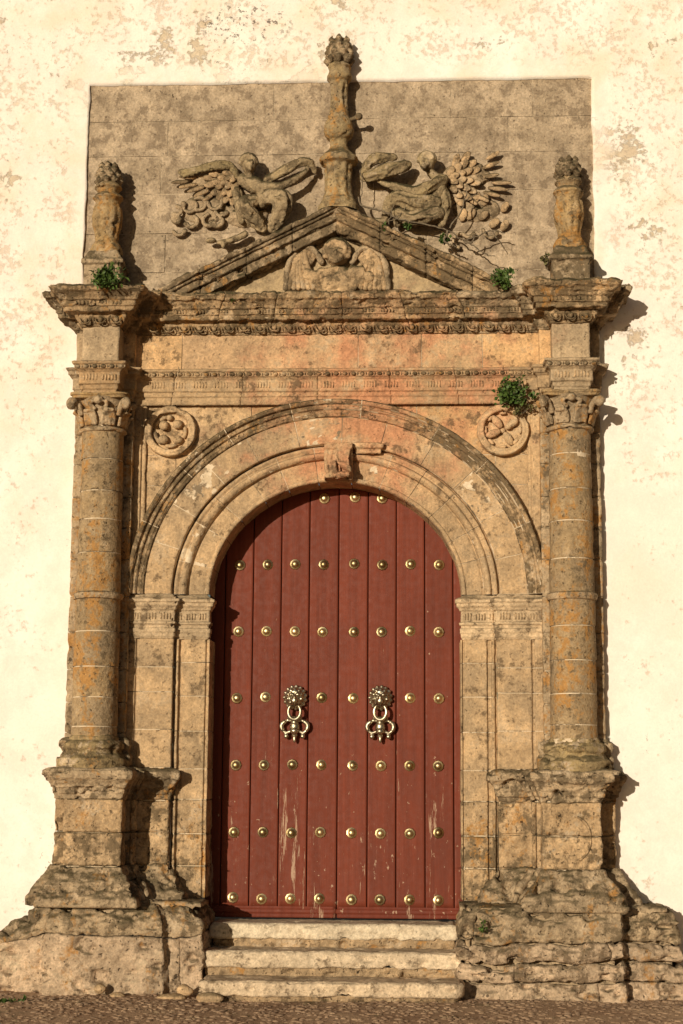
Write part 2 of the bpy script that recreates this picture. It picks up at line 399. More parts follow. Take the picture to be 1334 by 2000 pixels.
# ================================================================== SETTING
GZ = .06
gx = np.concatenate([np.linspace(-150, -6, 12), np.linspace(-5.5, 5.5, 150), np.linspace(6, 150, 12)])
gy = np.concatenate([np.linspace(-150, -4, 12), np.linspace(-3.6, .4, 90), np.linspace(2, 150, 8)])
G = np.stack(np.meshgrid(gx, gy, indexing='ij'), -1); G = np.concatenate([G, np.full(G.shape[:2] + (1,), GZ)], -1)
nz = fbm(G * np.array((1, 1, 0)), 1.5, 5, .55, 2) * .022
G[..., 2] += np.where((np.abs(G[..., 0]) < 6) & (G[..., 1] > -4), nz, 0)
gnd = patch('ground', G, 'soil', amp=0, skirt=0, out=np.array((0, 0, 1.)))
tag(gnd, 'brown trodden earth in front of the church steps', None, kind='structure')

# whitewashed wall: one skin with the portal's opening cut out and thickness at the cut
HX, HZ, WD = 2.132, 7.525, .06
wx = np.concatenate([np.linspace(-11, -3.3, 14), np.arange(-3.2, -HX - .01, .03), [-HX], np.arange(-HX + .04, HX - .02, .04), [HX], np.arange(HX + .03, 3.2, .03), np.linspace(3.3, 11, 14)])
wz = np.concatenate([np.arange(-.1, HZ - .02, .035), [HZ], np.arange(HZ + .03, 8.7, .03), np.linspace(8.8, 12, 8)])
W = np.stack(np.meshgrid(wx, wz, indexing='ij'), -1); W = np.stack([W[..., 0], np.full(W.shape[:2], -WD), W[..., 1]], -1)
edgew = (np.abs(np.abs(W[..., 0]) - HX) < 1e-6) & (W[..., 2] < HZ + .01)
W[..., 0] += np.where(edgew, np.sign(W[..., 0]) * fbm(W, 5, 4, .6, 5) * .02, 0)
edget = (np.abs(W[..., 2] - HZ) < 1e-6) & (np.abs(W[..., 0]) < HX + .01)
W[..., 2] += np.where(edget, fbm(W, 4, 4, .6, 6) * .014, 0)
def wallmask(P): return ~((np.abs(P[..., 0] + .015) < HX - .005) & (P[..., 2] < HZ - .015)) if False else np.array([[not ((wx[i] > -HX - 1e-3) and (wx[min(i + 1, len(wx) - 1)] < HX + 1e-3) and (wz[min(j + 1, len(wz) - 1)] < HZ + 1e-3)) for j in range(len(wz))] for i in range(len(wx))])
cw = patch('church_wall', W, 'plaster', amp=.006, skirt=.35, edge=.002, mask=wallmask, scale=1.6, pit=.3)
tag(cw, 'tall whitewashed church wall with peeling plaster around the stone doorway', 'wall')

# ================================================================== STONE PORTAL
portal = thing('stone_portal', 'weathered sandstone church portal framing the red arched door', 'portal', (0, -.2, GZ))
def core(name, P, parent=portal, dist=.0075, mat='mortar'):
    return patch(name, shrink(P, dist), mat, parent, (.42, .30, .18, 1), amp=0, skirt=0)
def blocks_on_path(part, path, prof, cuts, mat, base=TAN, amp=.004, gap=.002, v=.10, name='stone_block', edge=.0035, step=.02, pstep=.015, scale=6., tints=None, skirt=.05, pit=1., floor=.006, aniso=None, warp=None):
    _, L = sweep_grid(path, prof, .2, .2); ts = [0] + list(cuts(L) if callable(cuts) else cuts) + [L[-1]]
    for i, (a, b) in enumerate(zip(ts[:-1], ts[1:])):
        P, _ = sweep_grid(path, prof, step, pstep, a, b, gap)
        if warp: P[..., 2] += warp(P)
        patch(name, P, mat, part, tints[i] if tints else tint(base, v), amp=amp, edge=edge, scale=scale, skirt=skirt, pit=pit, seed=random.random() * .02, floor=floor, aniso=aniso)

# ---- back panel of ashlar behind the pediment
PB = WD - .024
bp_core = patch('back_panel', np.stack(np.meshgrid(np.linspace(-2.16, 2.16, 12), np.linspace(5.3, 7.56, 8), indexing='ij') + [np.full((12, 8), -PB + .0055)], -1)[..., [0, 2, 1]], 'mortar', portal, (.40, .30, .19, 1), amp=0, skirt=0)
rows = [(7.195, 7.535, [-.55, .95, 1.64]), (6.885, 7.195, [-1.45, -1.2, .05, 1.43]), (6.55, 6.885, [-1.5, .3, 1.25]),
        (6.2, 6.55, [-1.1, .6, 1.5]), (5.86, 6.2, [-1.45, .75]), (5.5, 5.86, [1.2])]
for z0, z1, js in rows:
    xs = [-2.15] + js + [2.15]
    for a, b in zip(xs[:-1], xs[1:]):
        gxs = np.linspace(a + .0024, b - .0024, max(3, int((b - a) / .025))); gzs = np.linspace(z0 + .0024, z1 - .0024, max(3, int((z1 - z0) / .025)))
        g = np.stack(np.meshgrid(gxs, gzs, indexing='ij'), -1)
        off = random.uniform(-.0015, .0015)
        P = np.stack([g[..., 0], np.full(g.shape[:2], -PB + off), g[..., 1]], -1)
        patch('stone_block', P, 'stone_panel', bp_core, tint((.46, .35, .236), .02), amp=.004 if z0 > 6.8 else .011, skirt=0, scale=5, floor=.003)

# ---- spandrels (field around the arch)
CZ, A0, B0 = 3.15, 1.02, .93
SP = .015
def in_arch(P, s): return (P[..., 0] / (A0 + s)) ** 2 + (np.maximum(P[..., 2] - CZ, 0) / (B0 + s)) ** 2 < 1
sp_core = None
rowsS = [(3.10, 3.62), (3.62, 4.05), (4.05, 4.30), (4.30, 4.735)]
gxs = np.linspace(-1.68, 1.68, 113); gzs = np.linspace(3.08, 4.735, 56); g = np.stack(np.meshgrid(gxs, gzs, indexing='ij'), -1)
P = np.stack([g[..., 0], np.full(g.shape[:2], -SP + .0065), g[..., 1]], -1)
spandrel = patch('spandrel', P, 'mortar', portal, amp=0, skirt=0, mask=lambda P: ~in_arch(P, .60))
for z0, z1 in rowsS:
    for a, b in ((-1.68, -1.32), (-1.32, -.7), (-.7, 0.02), (.02, .66), (.66, 1.3), (1.3, 1.68)):
        gxs = np.linspace(a + .003, b - .003, max(3, int((b - a) / .02))); gzs = np.linspace(z0 + .003, z1 - .003, max(3, int((z1 - z0) / .02)))
        g = np.stack(np.meshgrid(gxs, gzs, indexing='ij'), -1); P = np.stack([g[..., 0], np.full(g.shape[:2], -SP), g[..., 1]], -1)
        mk = ~in_arch(P, .58)
        if mk[:-1, :-1].sum() < 6: continue
        patch('stone_block', P, 'stone_dressed', spandrel, tint(WARM if abs(a) < 1 else TAN, .08), amp=.004, skirt=0, floor=.0045, mask=lambda P: ~in_arch(P, .58))
for s in (-1, 1):                                  # raised margin strip beside each pilaster
    prof = [(0, 3.13), (0, 4.73)]; path = [(1.565, SP - .01), (1.565, .038), (1.585, .045), (1.60, .038), (1.605, .055), (1.665, .055)]
    if s < 0: path = mirror(path)
    P, _ = sweep_grid(path, prof, .012, .02); patch('margin_strip', P, 'stone_dressed', spandrel, tint(TAN), amp=.003, edge=.002)

# ---- arch: two orders and the outer archivolt
def arch_grid(prof, t0, t1, step=.022, pstep=.012):
    pr = resample(prof, pstep); n = max(3, int((t1 - t0) * 1.4 / step)); th = np.linspace(t1, t0, n)
    X = (A0 + pr[None, :, 0]) * np.cos(th)[:, None]; Z = CZ + (B0 + pr[None, :, 0]) * np.sin(th)[:, None]
    return np.stack([X, np.broadcast_to(-pr[None, :, 1], X.shape), Z], -1)
inner_prof = [(0, -.34), (0, -.015), (.008, .006), (.022, .012), (.034, .010), (.040, -.004), (.047, .0), (.165, .0), (.172, -.008), (.180, -.006), (.188, .028), (.205, .045), (.225, .050), (.238, .040), (.243, .024), (.25, .022), (.272, .036), (.288, .034), (.296, .0), (.31, -.01)]
outer_prof = [(.305, -.02), (.307, .052), (.312, .060), (.525, .062)]
archi_prof = [(.528, .05), (.533, .078), (.552, .082), (.557, .092), (.563, .086), (.585, .088), (.590, .108), (.603, .112), (.607, .102), (.625, .106), (.631, .132), (.655, .140), (.668, .132), (.675, .0)]
arch = patch('arch', np.concatenate([arch_grid([(s, d - .0045) for s, d in pr], 0.0, math.pi, .05) for pr in (inner_prof[1:], outer_prof, archi_prof)], 1), 'mortar', portal, amp=0, skirt=0)
def ring(prof, n, jit, amp, tf, mat='stone_dressed', sub=None):
    ts = [math.pi * (k + (random.uniform(-jit, jit) if 0 < k < n else 0)) / n for k in range(n + 1)]
    for a, b in zip(ts[:-1], ts[1:]):
        P = arch_grid(prof, a + .0022, b - .0022); P[..., 1] += random.uniform(-.003, .003)
        patch('voussoir', P, mat, arch, tf((a + b) / 2), amp=amp, skirt=0, scale=7, floor=.0035, seed=random.random() * .02)
def tintarch(th):
    x = math.cos(th); k = math.exp(-((x - .12) / .5) ** 2) * random.uniform(.45, 1.1)
    base = [TAN[i] * (1 - min(k, 1)) + PINK[i] * min(k, 1) for i in range(3)]
    return tint(base, .08)
ring(inner_prof, 13, .12, .0035, tintarch)
ring(outer_prof, 12, .15, .0035, tintarch)
ring(archi_prof, 9, .15, .0045, lambda t: tint([c * .82 for c in TAN], .12), 'stone_crusted')

# ---- keystone with a carved scroll
kx, kz = .022, 4.22
def slab(x0, x1, d0, d1a, d1b, z0, z1):              # block with a leaning front
    V = np.array([(x0, -d0, z0), (x1, -d0, z0), (x1, -d0, z1), (x0, -d0, z1), (x0, -d1a, z0), (x1, -d1a, z0), (x1, -d1b, z1), (x0, -d1b, z1)])
    return V, [[0, 1, 2, 3], [4, 7, 6, 5], [0, 4, 5, 1], [1, 5, 6, 2], [2, 6, 7, 3], [3, 7, 4, 0]]
ks = [slab(kx - .112, kx + .02, -.02, .11, .15, 4.085, 4.375), slab(kx + .0, kx + .118, -.02, .07, .14, 4.085, 4.375), slab(kx - .112, kx + .118, .0, .155, .165, 4.325, 4.378)]
for q in range(5): ks += [tube(spline([(kx + .005 + .022 * q, -.14, 4.325), (kx - .012 + .024 * q, -.165, 4.26 - .012 * q), (kx + .016 + .022 * q, -.185, 4.20 - .012 * q), (kx + .055 + .014 * q, -.15, 4.155 - .006 * q)]), .0115)]
for q in range(3): ks += [tube(spline([(kx - .09 + .035 * q, -.13, 4.31), (kx - .095 + .035 * q, -.155, 4.22), (kx - .075 + .03 * q, -.13, 4.11)]), .017)]
ks += [ball((kx + .03, -.115, 4.115), (.05, .04, .03)), ball((kx + .085, -.11, 4.125), (.025, .04, .03)), ball((kx - .06, -.12, 4.105), (.05, .03, .022))]
sculpt('keystone', ks, 'stone_dressed', portal, tint([c * .86 for c in TAN]), vox=.0068, amp=.0045, smooth=1, scale=14)
# fragment of moulding right of the keystone
P, _ = sweep_grid([(.16, .0), (.16, .085), (.37, .085), (.37, .0)], [(0, 4.30), (0, 4.335), (.02, 4.345), (.025, 4.38), (0, 4.39), (-.04, 4.395)], .015, .01)
patch('moulding_fragment', P, 'stone_dressed', portal, tint(TAN), amp=.004)

# ---- imposts and jambs
imp_prof = [(0, 2.785), (.003, 2.80), (.010, 2.805), (.010, 2.835), (.016, 2.84), (.016, 2.872), (.006, 2.878), (.008, 2.90), (.020, 2.905), (.020, 2.922), (.008, 2.93), (.008, 3.015), (.018, 3.02), (.022, 3.035), (.040, 3.055), (.042, 3.078), (.052, 3.082), (.052, 3.104), (.03, 3.118), (.01, 3.125), (-.02, 3.16)]
out_plan = [(-1.67, .06), (-1.605, .06), (-1.60, .045), (-1.578, .045), (-1.573, .06), (-1.30, .06), (-1.30, -.02)]
in_plan = [(-1.30, -.012), (-1.288, -.010), (-1.282, .014), (-1.262, .018), (-1.255, -.014), (-1.225, -.016), (-1.22, .004), (-1.045, .002), (-1.04, -.014), (-1.028, -.014), (-1.024, .0), (-1.012, .0), (-1.008, -.34)]
def mk_flutes(parent, spec, h, z0, fw=.008, dep=.005, mat='stone_dressed'):
    """little raised strokes: spec is a list of (x, d)"""
    V, F = [], []
    for x, d in spec:
        b = len(V); hh = h * random.uniform(.8, 1); w = fw * random.uniform(.8, 1.15)
        for yy, k in ((-d + .004, 1.), (-d - dep, .75)):
            V += [(x - w * k, yy, z0), (x + w * k, yy, z0), (x + w * k, yy, z0 + hh), (x - w * k, yy, z0 + hh)]
        F += [[b + 4, b + 5, b + 6, b + 7], [b, b + 4, b + 7, b + 3], [b + 1, b + 2, b + 6, b + 5], [b + 3, b + 7, b + 6, b + 2], [b, b + 1, b + 5, b + 4]]
    o = raw('flutes', V, F, mat, parent, tint(TAN)); o['kind'] = 'stuff'; return o
for s in (-1, 1):
    ip = [(-1.68, .064), (-1.30, .064), (-1.30, .004), (-1.025, .004), (-1.025, -.07), (-1.025, -.09)]
    ip = ip if s < 0 else mirror(ip)
    P, L = sweep_grid(ip, imp_prof, .018, .01)
    cimp = core('impost', P)
    blocks_on_path(cimp, ip, imp_prof, (lambda L: [L[1] + .01]) if s < 0 else (lambda L: [L[-3] - .01]), 'stone_dressed', PALE, amp=.005 if s < 0 else .007, step=.014, pstep=.009)
    mk_flutes(cimp, [(s * (1.33 + .024 * k), .076) for k in range(13) if k % 5 != 4] + [(s * (1.05 + .022 * k), .016) for k in range(12) if k % 5 != 3], .055, 2.945, .005, .003)
    zc = [.74, 1.02, 1.28, 1.50, 1.76, 2.06, 2.36, 2.56, 2.79]; zi = [.74, .99, 1.24, 1.51, 1.75, 2.05, 2.33, 2.60, 2.79]
    for nm, plan, zs in (('jamb', out_plan, zc), ('inner_jamb', in_plan, zi)):
        pl = plan if s < 0 else mirror(plan)
        P, _ = sweep_grid(pl, [(0, .74), (0, 2.79)], .02, .1); cj = core(nm, P)
        for a, b in zip(zs[:-1], zs[1:]):
            P, _ = sweep_grid(pl, [(0, a + .0036), (0, b - .0036)], .010 if nm != 'jamb' else .013, .02)
            patch('stone_block', P, 'stone_dressed' if a > 1.5 else 'stone_rough', cj, tint(TAN, .08), amp=.0035 if a > 1.5 else .006, skirt=0 if a > 1.4 else .05, edge=.002, floor=.005, seed=random.random() * .02)
# straight panel lines cut in the right jamb
# ---- pilasters behind the columns
for s in (-1, 1):
    pl = [(-2.142, -.05), (-2.142, .145), (-1.66, .145), (-1.66, -.02)]; pl = pl if s < 0 else mirror(pl)
    P, _ = sweep_grid(pl, [(0, 1.74), (0, 4.72)], .05, .2); cp = core('pilaster', P, dist=.018)
    zs = [1.74, 2.03, 2.27, 2.53, 2.83, 3.12, 3.42, 3.68, 3.93, 4.20, 4.45, 4.72]
    for a, b in zip(zs[:-1], zs[1:]):
        P, _ = sweep_grid(pl, [(0, a + .003), (0, b - .003)], .018, .02)
        patch('stone_block', P, 'stone_column', cp, tint(GREY, .1), amp=.006, edge=.003, floor=.013, seed=random.random() * .03)
    P, _ = sweep_grid(pl, [(-.01, 1.74), (.05, 1.76), (.055, 1.84), (.03, 1.88), (.05, 1.92), (.045, 1.965), (.0, 2.0)], .02, .012)
    patch('pilaster_base', P, 'stone_rough', cp, tint(GREY), amp=.010)

# ---- entablature
half = [(-2.145, -.05), (-2.145, .17), (-2.05, .17), (-2.05, .38), (-1.75, .38), (-1.75, .17), (-1.66, .17), (-1.66, .08)]
ent = half + [(x, d) for x, d in mirror(half)]
def cuts_main(xs):
    def f(L):
        l7 = L[7]; return [L[1] + .06, L[5] - .04] + [l7 + (x + 1.66) for x in xs] + [L[-1] - (L[5] - .04), L[-1] - (L[1] + .06)]
    return f
arch_prof = [(-.015, 4.712), (-.010, 4.73), (-.010, 4.775), (.0, 4.782), (.002, 4.815), (.018, 4.822), (.018, 4.915), (.028, 4.925), (.036, 4.935), (.050, 4.94), (.052, 4.972), (.066, 4.978), (.07, 4.995), (.05, 5.005), (.0, 5.01)]
P, _ = sweep_grid(ent, arch_prof, .04, .02); architrave = core('architrave', P)
blocks_on_path(architrave, ent, arch_prof, cuts_main([-1.35, -.78, -.15, .45, 1.0, 1.42]), 'stone_dressed', TAN, amp=.0045, step=.017, pstep=.010, edge=.0018, gap=.001, tints=[tint(GREY), tint([c * .85 for c in WARM]), tint(TAN), tint(TAN), tint(TAN), tint(PINK), tint(PINK), tint(TAN), tint(TAN), tint(GREY), tint(GREY), tint(GREY)])
fri_prof = [(0, 5.0), (0, 5.31)]
P, _ = sweep_grid(ent, fri_prof, .04, .05); frieze = core('frieze', P)
blocks_on_path(frieze, ent, fri_prof, cuts_main([-1.28, .18, .70, 1.2]), 'stone_dressed', TAN, amp=.005, step=.02, pstep=.02, skirt=0, gap=.0026,
               tints=[tint(GREY), tint(PALE), tint(WARM), tint((.52, .335, .185)), tint((.53, .33, .18)), tint(TAN), tint(WARM), tint(PALE), tint(GREY)])
cor_prof = [(-.004, 5.298), (.012, 5.302), (.016, 5.318), (.026, 5.322), (.03, 5.335), (.058, 5.365), (.062, 5.385), (.072, 5.392), (.128, 5.396), (.134, 5.402), (.136, 5.432), (.150, 5.436), (.152, 5.448), (.152, 5.478), (.168, 5.484), (.176, 5.50), (.206, 5.535), (.232, 5.545), (.245, 5.582), (.225, 5.605), (.10, 5.625), (.02, 5.635)]
P, _ = sweep_grid(ent, cor_prof, .04, .02); cornice = core('cornice', P, dist=.022)
blocks_on_path(cornice, ent, cor_prof, cuts_main([-1.05, -.55, .06, .62, 1.15]), 'stone_crusted', TAN, amp=.011, step=.014, pstep=.009, scale=9, edge=.006, floor=.02, warp=lambda P: .032 * fbm(P, 8, 3, .6, 31) * np.clip((P[..., 2] - 5.50) / .08, 0, 1),
               tints=[tint(GREY), tint([c * .9 for c in TAN]), tint(TAN), tint(TAN), tint(TAN), tint(PINK), tint(TAN), tint(GREY), tint(TAN), tint(GREY)])
cap = []
for x0, x1, d1 in ((-2.3, -1.6, .5), (1.6, 2.3, .5), (-1.6, 1.6, .22)):
    g = np.stack(np.meshgrid(np.linspace(x0, x1, 20 if x1 - x0 < 1 else 80), np.linspace(-.05, d1, 16), indexing='ij'), -1)
    patch('cornice_top', np.stack([g[..., 0], -g[..., 1], np.full(g.shape[:2], 5.615)], -1), 'stone_crusted', cornice, tint(GREY), amp=.012, out=np.array((0, 0, 1.)), skirt=.02)
# egg-and-dart: one egg in its horseshoe cup with a dart beside it
eggs = [ball((0, 0, 0), (.021, .020, .033), n=10), tube(spline([(-.040, .004, .030), (-.040, -.006, -.01), (-.024, -.006, -.040), (0, -.006, -.047), (.024, -.006, -.040), (.040, -.006, -.01), (.040, .004, .030)], 3), .0075, 5),
        tube([(.0625, .004, .032), (.0625, -.008, .0), (.0625, .004, -.04)], [.010, .007, .002], 5)]
V, F = join(eggs); emesh = bpy.data.meshes.new('egg'); emesh.from_pydata(V.tolist(), [], F); emesh.polygons.foreach_set('use_smooth', [True] * len(F)); emesh.materials.append(MATS['stone_crusted'])
def egg(x, d):
    inst('egg_ornament', emesh, cornice, (x + random.uniform(-.004, .004), -d, 5.355 + random.uniform(-.003, .003)), (R(-24), random.uniform(-.08, .08), 0), (1, random.uniform(.75, 1.1), random.uniform(.9, 1.05)), tint(TAN if abs(x) > .6 else PINK))
for k in range(25): egg(-1.51 + .1255 * k, .08 + .044)
for s in (-1, 1):
    for k in range(3): egg(s * (1.90) + (-.125 + .125 * k) - .0, .38 + .044)
# bead string
bm = join([ball((0, 0, 0), (.024, .018, .0175), n=8), ball((.036, 0, 0), (.007, .012, .013), n=6)]); bme = bpy.data.meshes.new('bead'); bme.from_pydata(bm[0].tolist(), [], bm[1]); bme.polygons.foreach_set('use_smooth', [True] * len(bm[1])); bme.materials.append(MATS['stone_crusted'])
for k in range(45): inst('bead', bme, architrave, (-1.57 + .0715 * k, -.13 - .002, 4.957), (0, 0, 0), (random.uniform(.85, 1.05), 1, random.uniform(.85, 1.05)), tint(TAN if k < 18 or k > 30 else PINK))
for s in (-1, 1):
    for k in range(6): inst('bead', bme, architrave, (s * 1.90 - .175 + .07 * k, -.43 - .002, 4.957), (0, 0, 0), (1, 1, 1), tint(GREY))
fl = []
g0 = -1.52
while g0 < 1.5:
    for q in range(5): fl.append((g0 + .024 * q, .098))
    g0 += .175
for s in (-1, 1):
    for q in range(11):
        if q % 6 != 5: fl.append((s * 1.90 - .13 + .026 * q, .398))
mk_flutes(architrave, fl, .055, 4.85, .0065)
fl = []
g0 = -1.48
while g0 < 1.45:
    for q in range(4): fl.append((g0 + .026 * q, .234 - .005))
    g0 += .17
for s in (-1, 1):
    for q in range(13):
        if q % 5 != 4: fl.append((s * 1.90 - .18 + .03 * q, .534 - .005))
mk_flutes(cornice, fl, .03, 5.449, .008, .007, 'stone_crusted')

# ---- pediment
AP, EX, EZ = 6.375, 1.50, 5.625           # top of the raking cornice at the apex, its foot
sl = (AP - EZ) / EX
g = np.stack(np.meshgrid(np.linspace(-1.25, 1.25, 120), np.linspace(0, 1, 30), indexing='ij'), -1)
zt = np.maximum(5.62, AP - .12 - sl * np.abs(g[..., 0])); P = np.stack([g[..., 0], np.full(g.shape[:2], -.075), 5.59 + (zt - 5.59) * g[..., 1]], -1)
ped = patch('pediment', P, 'stone_dressed', portal, tint((.50, .36, .20)), amp=.005, scale=4)
rk = [(-.228, .05), (-.224, .085), (-.217, .185), (-.210, .200), (-.142, .206), (-.137, .198), (-.131, .226), (-.126, .238), (-.076, .242), (-.071, .236), (-.066, .262), (-.052, .268), (-.046, .258), (-.040, .282), (-.022, .290), (-.004, .292), (.006, .275), (.022, .18), (.03, .05)]
pr = resample(rk, .010)
for s in (-1, 1):
    cutsx = [0.0, .36, .74, 1.12, EX]
    for a, b in zip(cutsx[:-1], cutsx[1:]):
        xs = np.linspace(a + (.002 if a else 0), b - .002, max(3, int((b - a) / .017)))
        X = np.broadcast_to(s * xs[:, None], (len(xs), len(pr))); Z = AP - sl * xs[:, None] + pr[None, :, 0] * 1.02
        P = np.stack([X, np.broadcast_to(-pr[None, :, 1], X.shape), np.maximum(Z, 5.60)], -1)
        P[..., 2] += .03 * fbm(P, 8, 3, .6, 33) * np.clip((pr[None, :, 0] + .06) / .06, 0, 1)
        patch('raking_cornice', P, 'stone_crusted', ped, tint(TAN if s > 0 else GREY, .1), amp=.010, edge=.006 if a else 0, scale=9, seed=random.random() * .02)
# cherub head with two wings and a cloud of drapery in the tympanum
cherub = thing('cherub_relief', 'carved winged cherub head in the middle of the pediment', 'relief', (0, -.08, 5.62))
OUT = 0.
def a3(px, py, d):
    d += OUT; x, z = at(px, py, d); return np.array((x, -d, z))
hc = a3(658, 497, .12)
hd = [ball(hc + (0, -.01, 0), (.100, .088, .108), n=20), ball(hc + (-.004, -.06, -.035), (.070, .045, .066), n=16), ball(hc + (-.005, -.098, -.016), (.014, .022, .026)), ball(hc + (-.038, -.080, -.040), .024), ball(hc + (.032, -.080, -.040), .024), ball(hc + (-.004, -.094, -.066), (.024, .012, .010)), ball(hc + (-.004, -.085, -.09), (.026, .02, .018)),
      ball(hc + (-.036, -.088, .012), (.022, .012, .008)), ball(hc + (.030, -.088, .012), (.022, .012, .008))]
for k in range(13):
    t_ = math.pi * (-.12 + 1.24 * k / 12); hd.append(ball(hc + (.100 * math.cos(t_), -.035, .012 + .100 * math.sin(t_)), .026)); hd.append(ball(hc + (.075 * math.cos(t_ + .1), -.068, .026 + .068 * math.sin(t_ + .1)), .021))
sculpt('head', hd, 'stone_carved', cherub, tint(TAN), vox=.0075, amp=.004, smooth=1)
bodyp = [ball(a3(658, 552, .10), (.24, .05, .10), n=18)]
for k in range(9):
    px = 600 + 15 * k; bodyp.append(ball(a3(px, 535 + 6 * math.sin(k * 1.7), .13), (.05, .035, .06)))
bodyp.append(ball(a3(658, 528, .11), (.09, .05, .05)))
sculpt('collar', bodyp, 'stone_carved', cherub, tint(TAN), vox=.012, amp=.008, smooth=3)
for s in (-1, 1):
    fs = []
    cx = 658 + s * 2
    for k in range(6):
        p0 = a3(cx + s * (36 + 2 * k), 500 + 3 * k, .10); p1 = a3(cx + s * (62 + 6.5 * min(k, 4)), 492 + 3 * k, .135); p2 = a3(cx + s * (44 + 9.5 * k), 562, .105)
        fs.append((spline([p0, p1 + np.array((s * -.012 * k, 0, .004 * (3 - k))), p2], 5), .030))
    for p, r in fs:
        sculpt('feather', [tube(p, [r * .7] + [r] * (len(p) - 2) + [r * .7], 8)] + [ball(q, r * .9) for q in p[1::3]], 'stone_carved', cherub, tint(TAN), vox=.010, amp=.004, smooth=1)
    top = spline([a3(cx + s * 28, 512, .10), a3(cx + s * 45, 487, .14), a3(cx + s * 70, 487, .14), a3(cx + s * 92, 515, .13), a3(cx + s * 98, 562, .11)], 6)
    sculpt('wing_arch', [tube(top, .028, 10)] + [ball(q, .028) for q in top[::4]], 'stone_carved', cherub, tint(GREY), vox=.010, amp=.005, smooth=2)

# ---- pedestals and plinths
ped_plan = [(-2.20, -.05), (-2.20, .16), (-2.07, .16), (-2.07, .42), (-1.62, .42), (-1.62, .19), (-1.555, .19), (-1.555, .07), (-1.305, .07), (-1.305, -.02)]
capp = [(-.006, 1.505), (.004, 1.512), (.010, 1.545), (.022, 1.552), (.030, 1.585), (.042, 1.60), (.046, 1.62), (.070, 1.655), (.088, 1.668), (.094, 1.70), (.088, 1.728), (.05, 1.75), (-.03, 1.765), (-.06, 1.77)]
basep = [(.175, .70), (.165, .76), (.135, .82), (.095, .875), (.055, .93), (.03, .965), (.015, .995), (-.02, 1.0)]
for s in (-1, 1):
    pl = ped_plan if s < 0 else mirror(ped_plan)
    side = 'left' if s < 0 else 'right'
    P, _ = sweep_grid(pl, [(0, .74), (0, 1.75)], .05, .1); cpd = core('pedestal', P, dist=.035)
    cc = (lambda L: [L[5] + .03]) if s < 0 else (lambda L: [L[-1] - L[-1] + (L[4] - .03)])
    rs = 1.25 if s < 0 else 2.0
    blocks_on_path(cpd, pl, capp, cc, 'stone_rough', GREY, amp=.011 * rs, step=.015, pstep=.010, scale=7, name='cap_stone', floor=None)
    for a, b in ((1.0, 1.255), (1.255, 1.51)):
        blocks_on_path(cpd, pl, [(0, a + .003), (0, b - .003)], cc, 'stone_rough', TAN, amp=(.016 if s < 0 else .018), step=.016, pstep=.016, scale=5, edge=.006, floor=.03)
    blocks_on_path(cpd, pl, basep, cc, 'stone_rough', GREY, amp=.017 * rs, step=.017, pstep=.014, scale=6, name='base_stone', edge=.010, floor=None)
    # worn carved ring on the face of the die
    t = np.linspace(R(-75), R(75) if s > 0 else R(250), 24); cxr = s * 1.845
    rp = [(cxr + .14 * math.cos(q), -.422, 1.235 + .17 * math.sin(q)) for q in t]
    if s > 0: sculpt('carved_ring', [tube(rp, .012, 8)], 'stone_rough', cpd, tint(TAN), vox=.009, amp=.005, smooth=1)
    cover = np.stack(np.meshgrid(np.linspace(1.57, 2.2, 24), np.linspace(0, .50, 20), indexing='ij'), -1)
    patch('cap_top', np.stack([s * cover[..., 0], -cover[..., 1], np.full(cover.shape[:2], 1.752)], -1), 'stone_rough', cpd, tint(GREY), amp=.010, out=np.array((0, 0, 1.)), skirt=.03)
    # plinth: upper course of dark rough stone, lower courses of rubble under worn plaster
    pp = [(-2.66, -.05), (-2.66, .36), (-2.20, .40), (-2.14, .56), (-1.25, .575), (-1.22, .50), (-.965, .50), (-.955, -.34)]
    if s > 0: pp = mirror([(-2.64, -.05), (-2.64, .38), (-2.22, .44), (-2.18, .575), (-1.30, .585), (-1.24, .56), (-.985, .55), (-.98, -.34)])
    P, _ = sweep_grid(pp, [(.02, 0), (0, .46 if s < 0 else .72)], .05, .1); cpl = core('plinth', P, dist=.085, mat='stone_rubble')
    if s < 0: tiers = [([(-.005, .50), (.0, .54), (-.02, .60), (-.07, .67), (-.14, .72), (-.24, .75)], [.78, 1.95], .040), ([(.012, -.02), (.03, .10), (.005, .22), (.012, .36), (-.005, .497)], [.95, 2.1], .034)]
    else: tiers = [([(-.004, .472), (.012, .52), (.0, .63), (-.035, .70), (-.10, .74), (-.2, .752)], [1.0, 2.15], .030), ([(.012, .333), (.035, .37), (.02, .43), (-.012, .469)], [.7, 2.0], .036), ([(.020, .19), (.040, .25), (.024, .30), (.0, .329)], [1.3], .036), ([(.06, -.02), (.05, .09), (.025, .187)], [1.9], .034)]
    for ti, (pf, ct, am) in enumerate(tiers):
        blocks_on_path(cpl, pp, pf, ct, 'stone_rubble' if ti else 'stone_rough', (.50, .36, .235) if ti else GREY, amp=am, step=.017, pstep=.013, scale=4.6, edge=.005, gap=.001, v=.10, name='rubble_stone', pit=.9, floor=.07, aniso=(.9, 1, 1.25), warp=lambda P: -np.clip(-P[..., 0] - 2.22, 0, 1) * .75 * np.clip((P[..., 2] - .3) / .4, 0, 1) + .055 * fbm(P * np.array((1, .2, 0)), 2.6, 4, .6, 77) * np.clip(P[..., 2] / .3, 0, 1) * np.clip((.78 - P[..., 2]) / .12, 0, 1))
    gtop = np.stack(np.meshgrid(np.linspace(.99, 2.28 if s < 0 else 2.55, 60), np.linspace(-.05, .40, 30), indexing='ij'), -1)
    patch('plinth_top', np.stack([s * gtop[..., 0], -gtop[..., 1], np.full(gtop.shape[:2], .735)], -1), 'stone_rough', cpl, tint(GREY), amp=.02, out=np.array((0, 0, 1.)), skirt=.03)

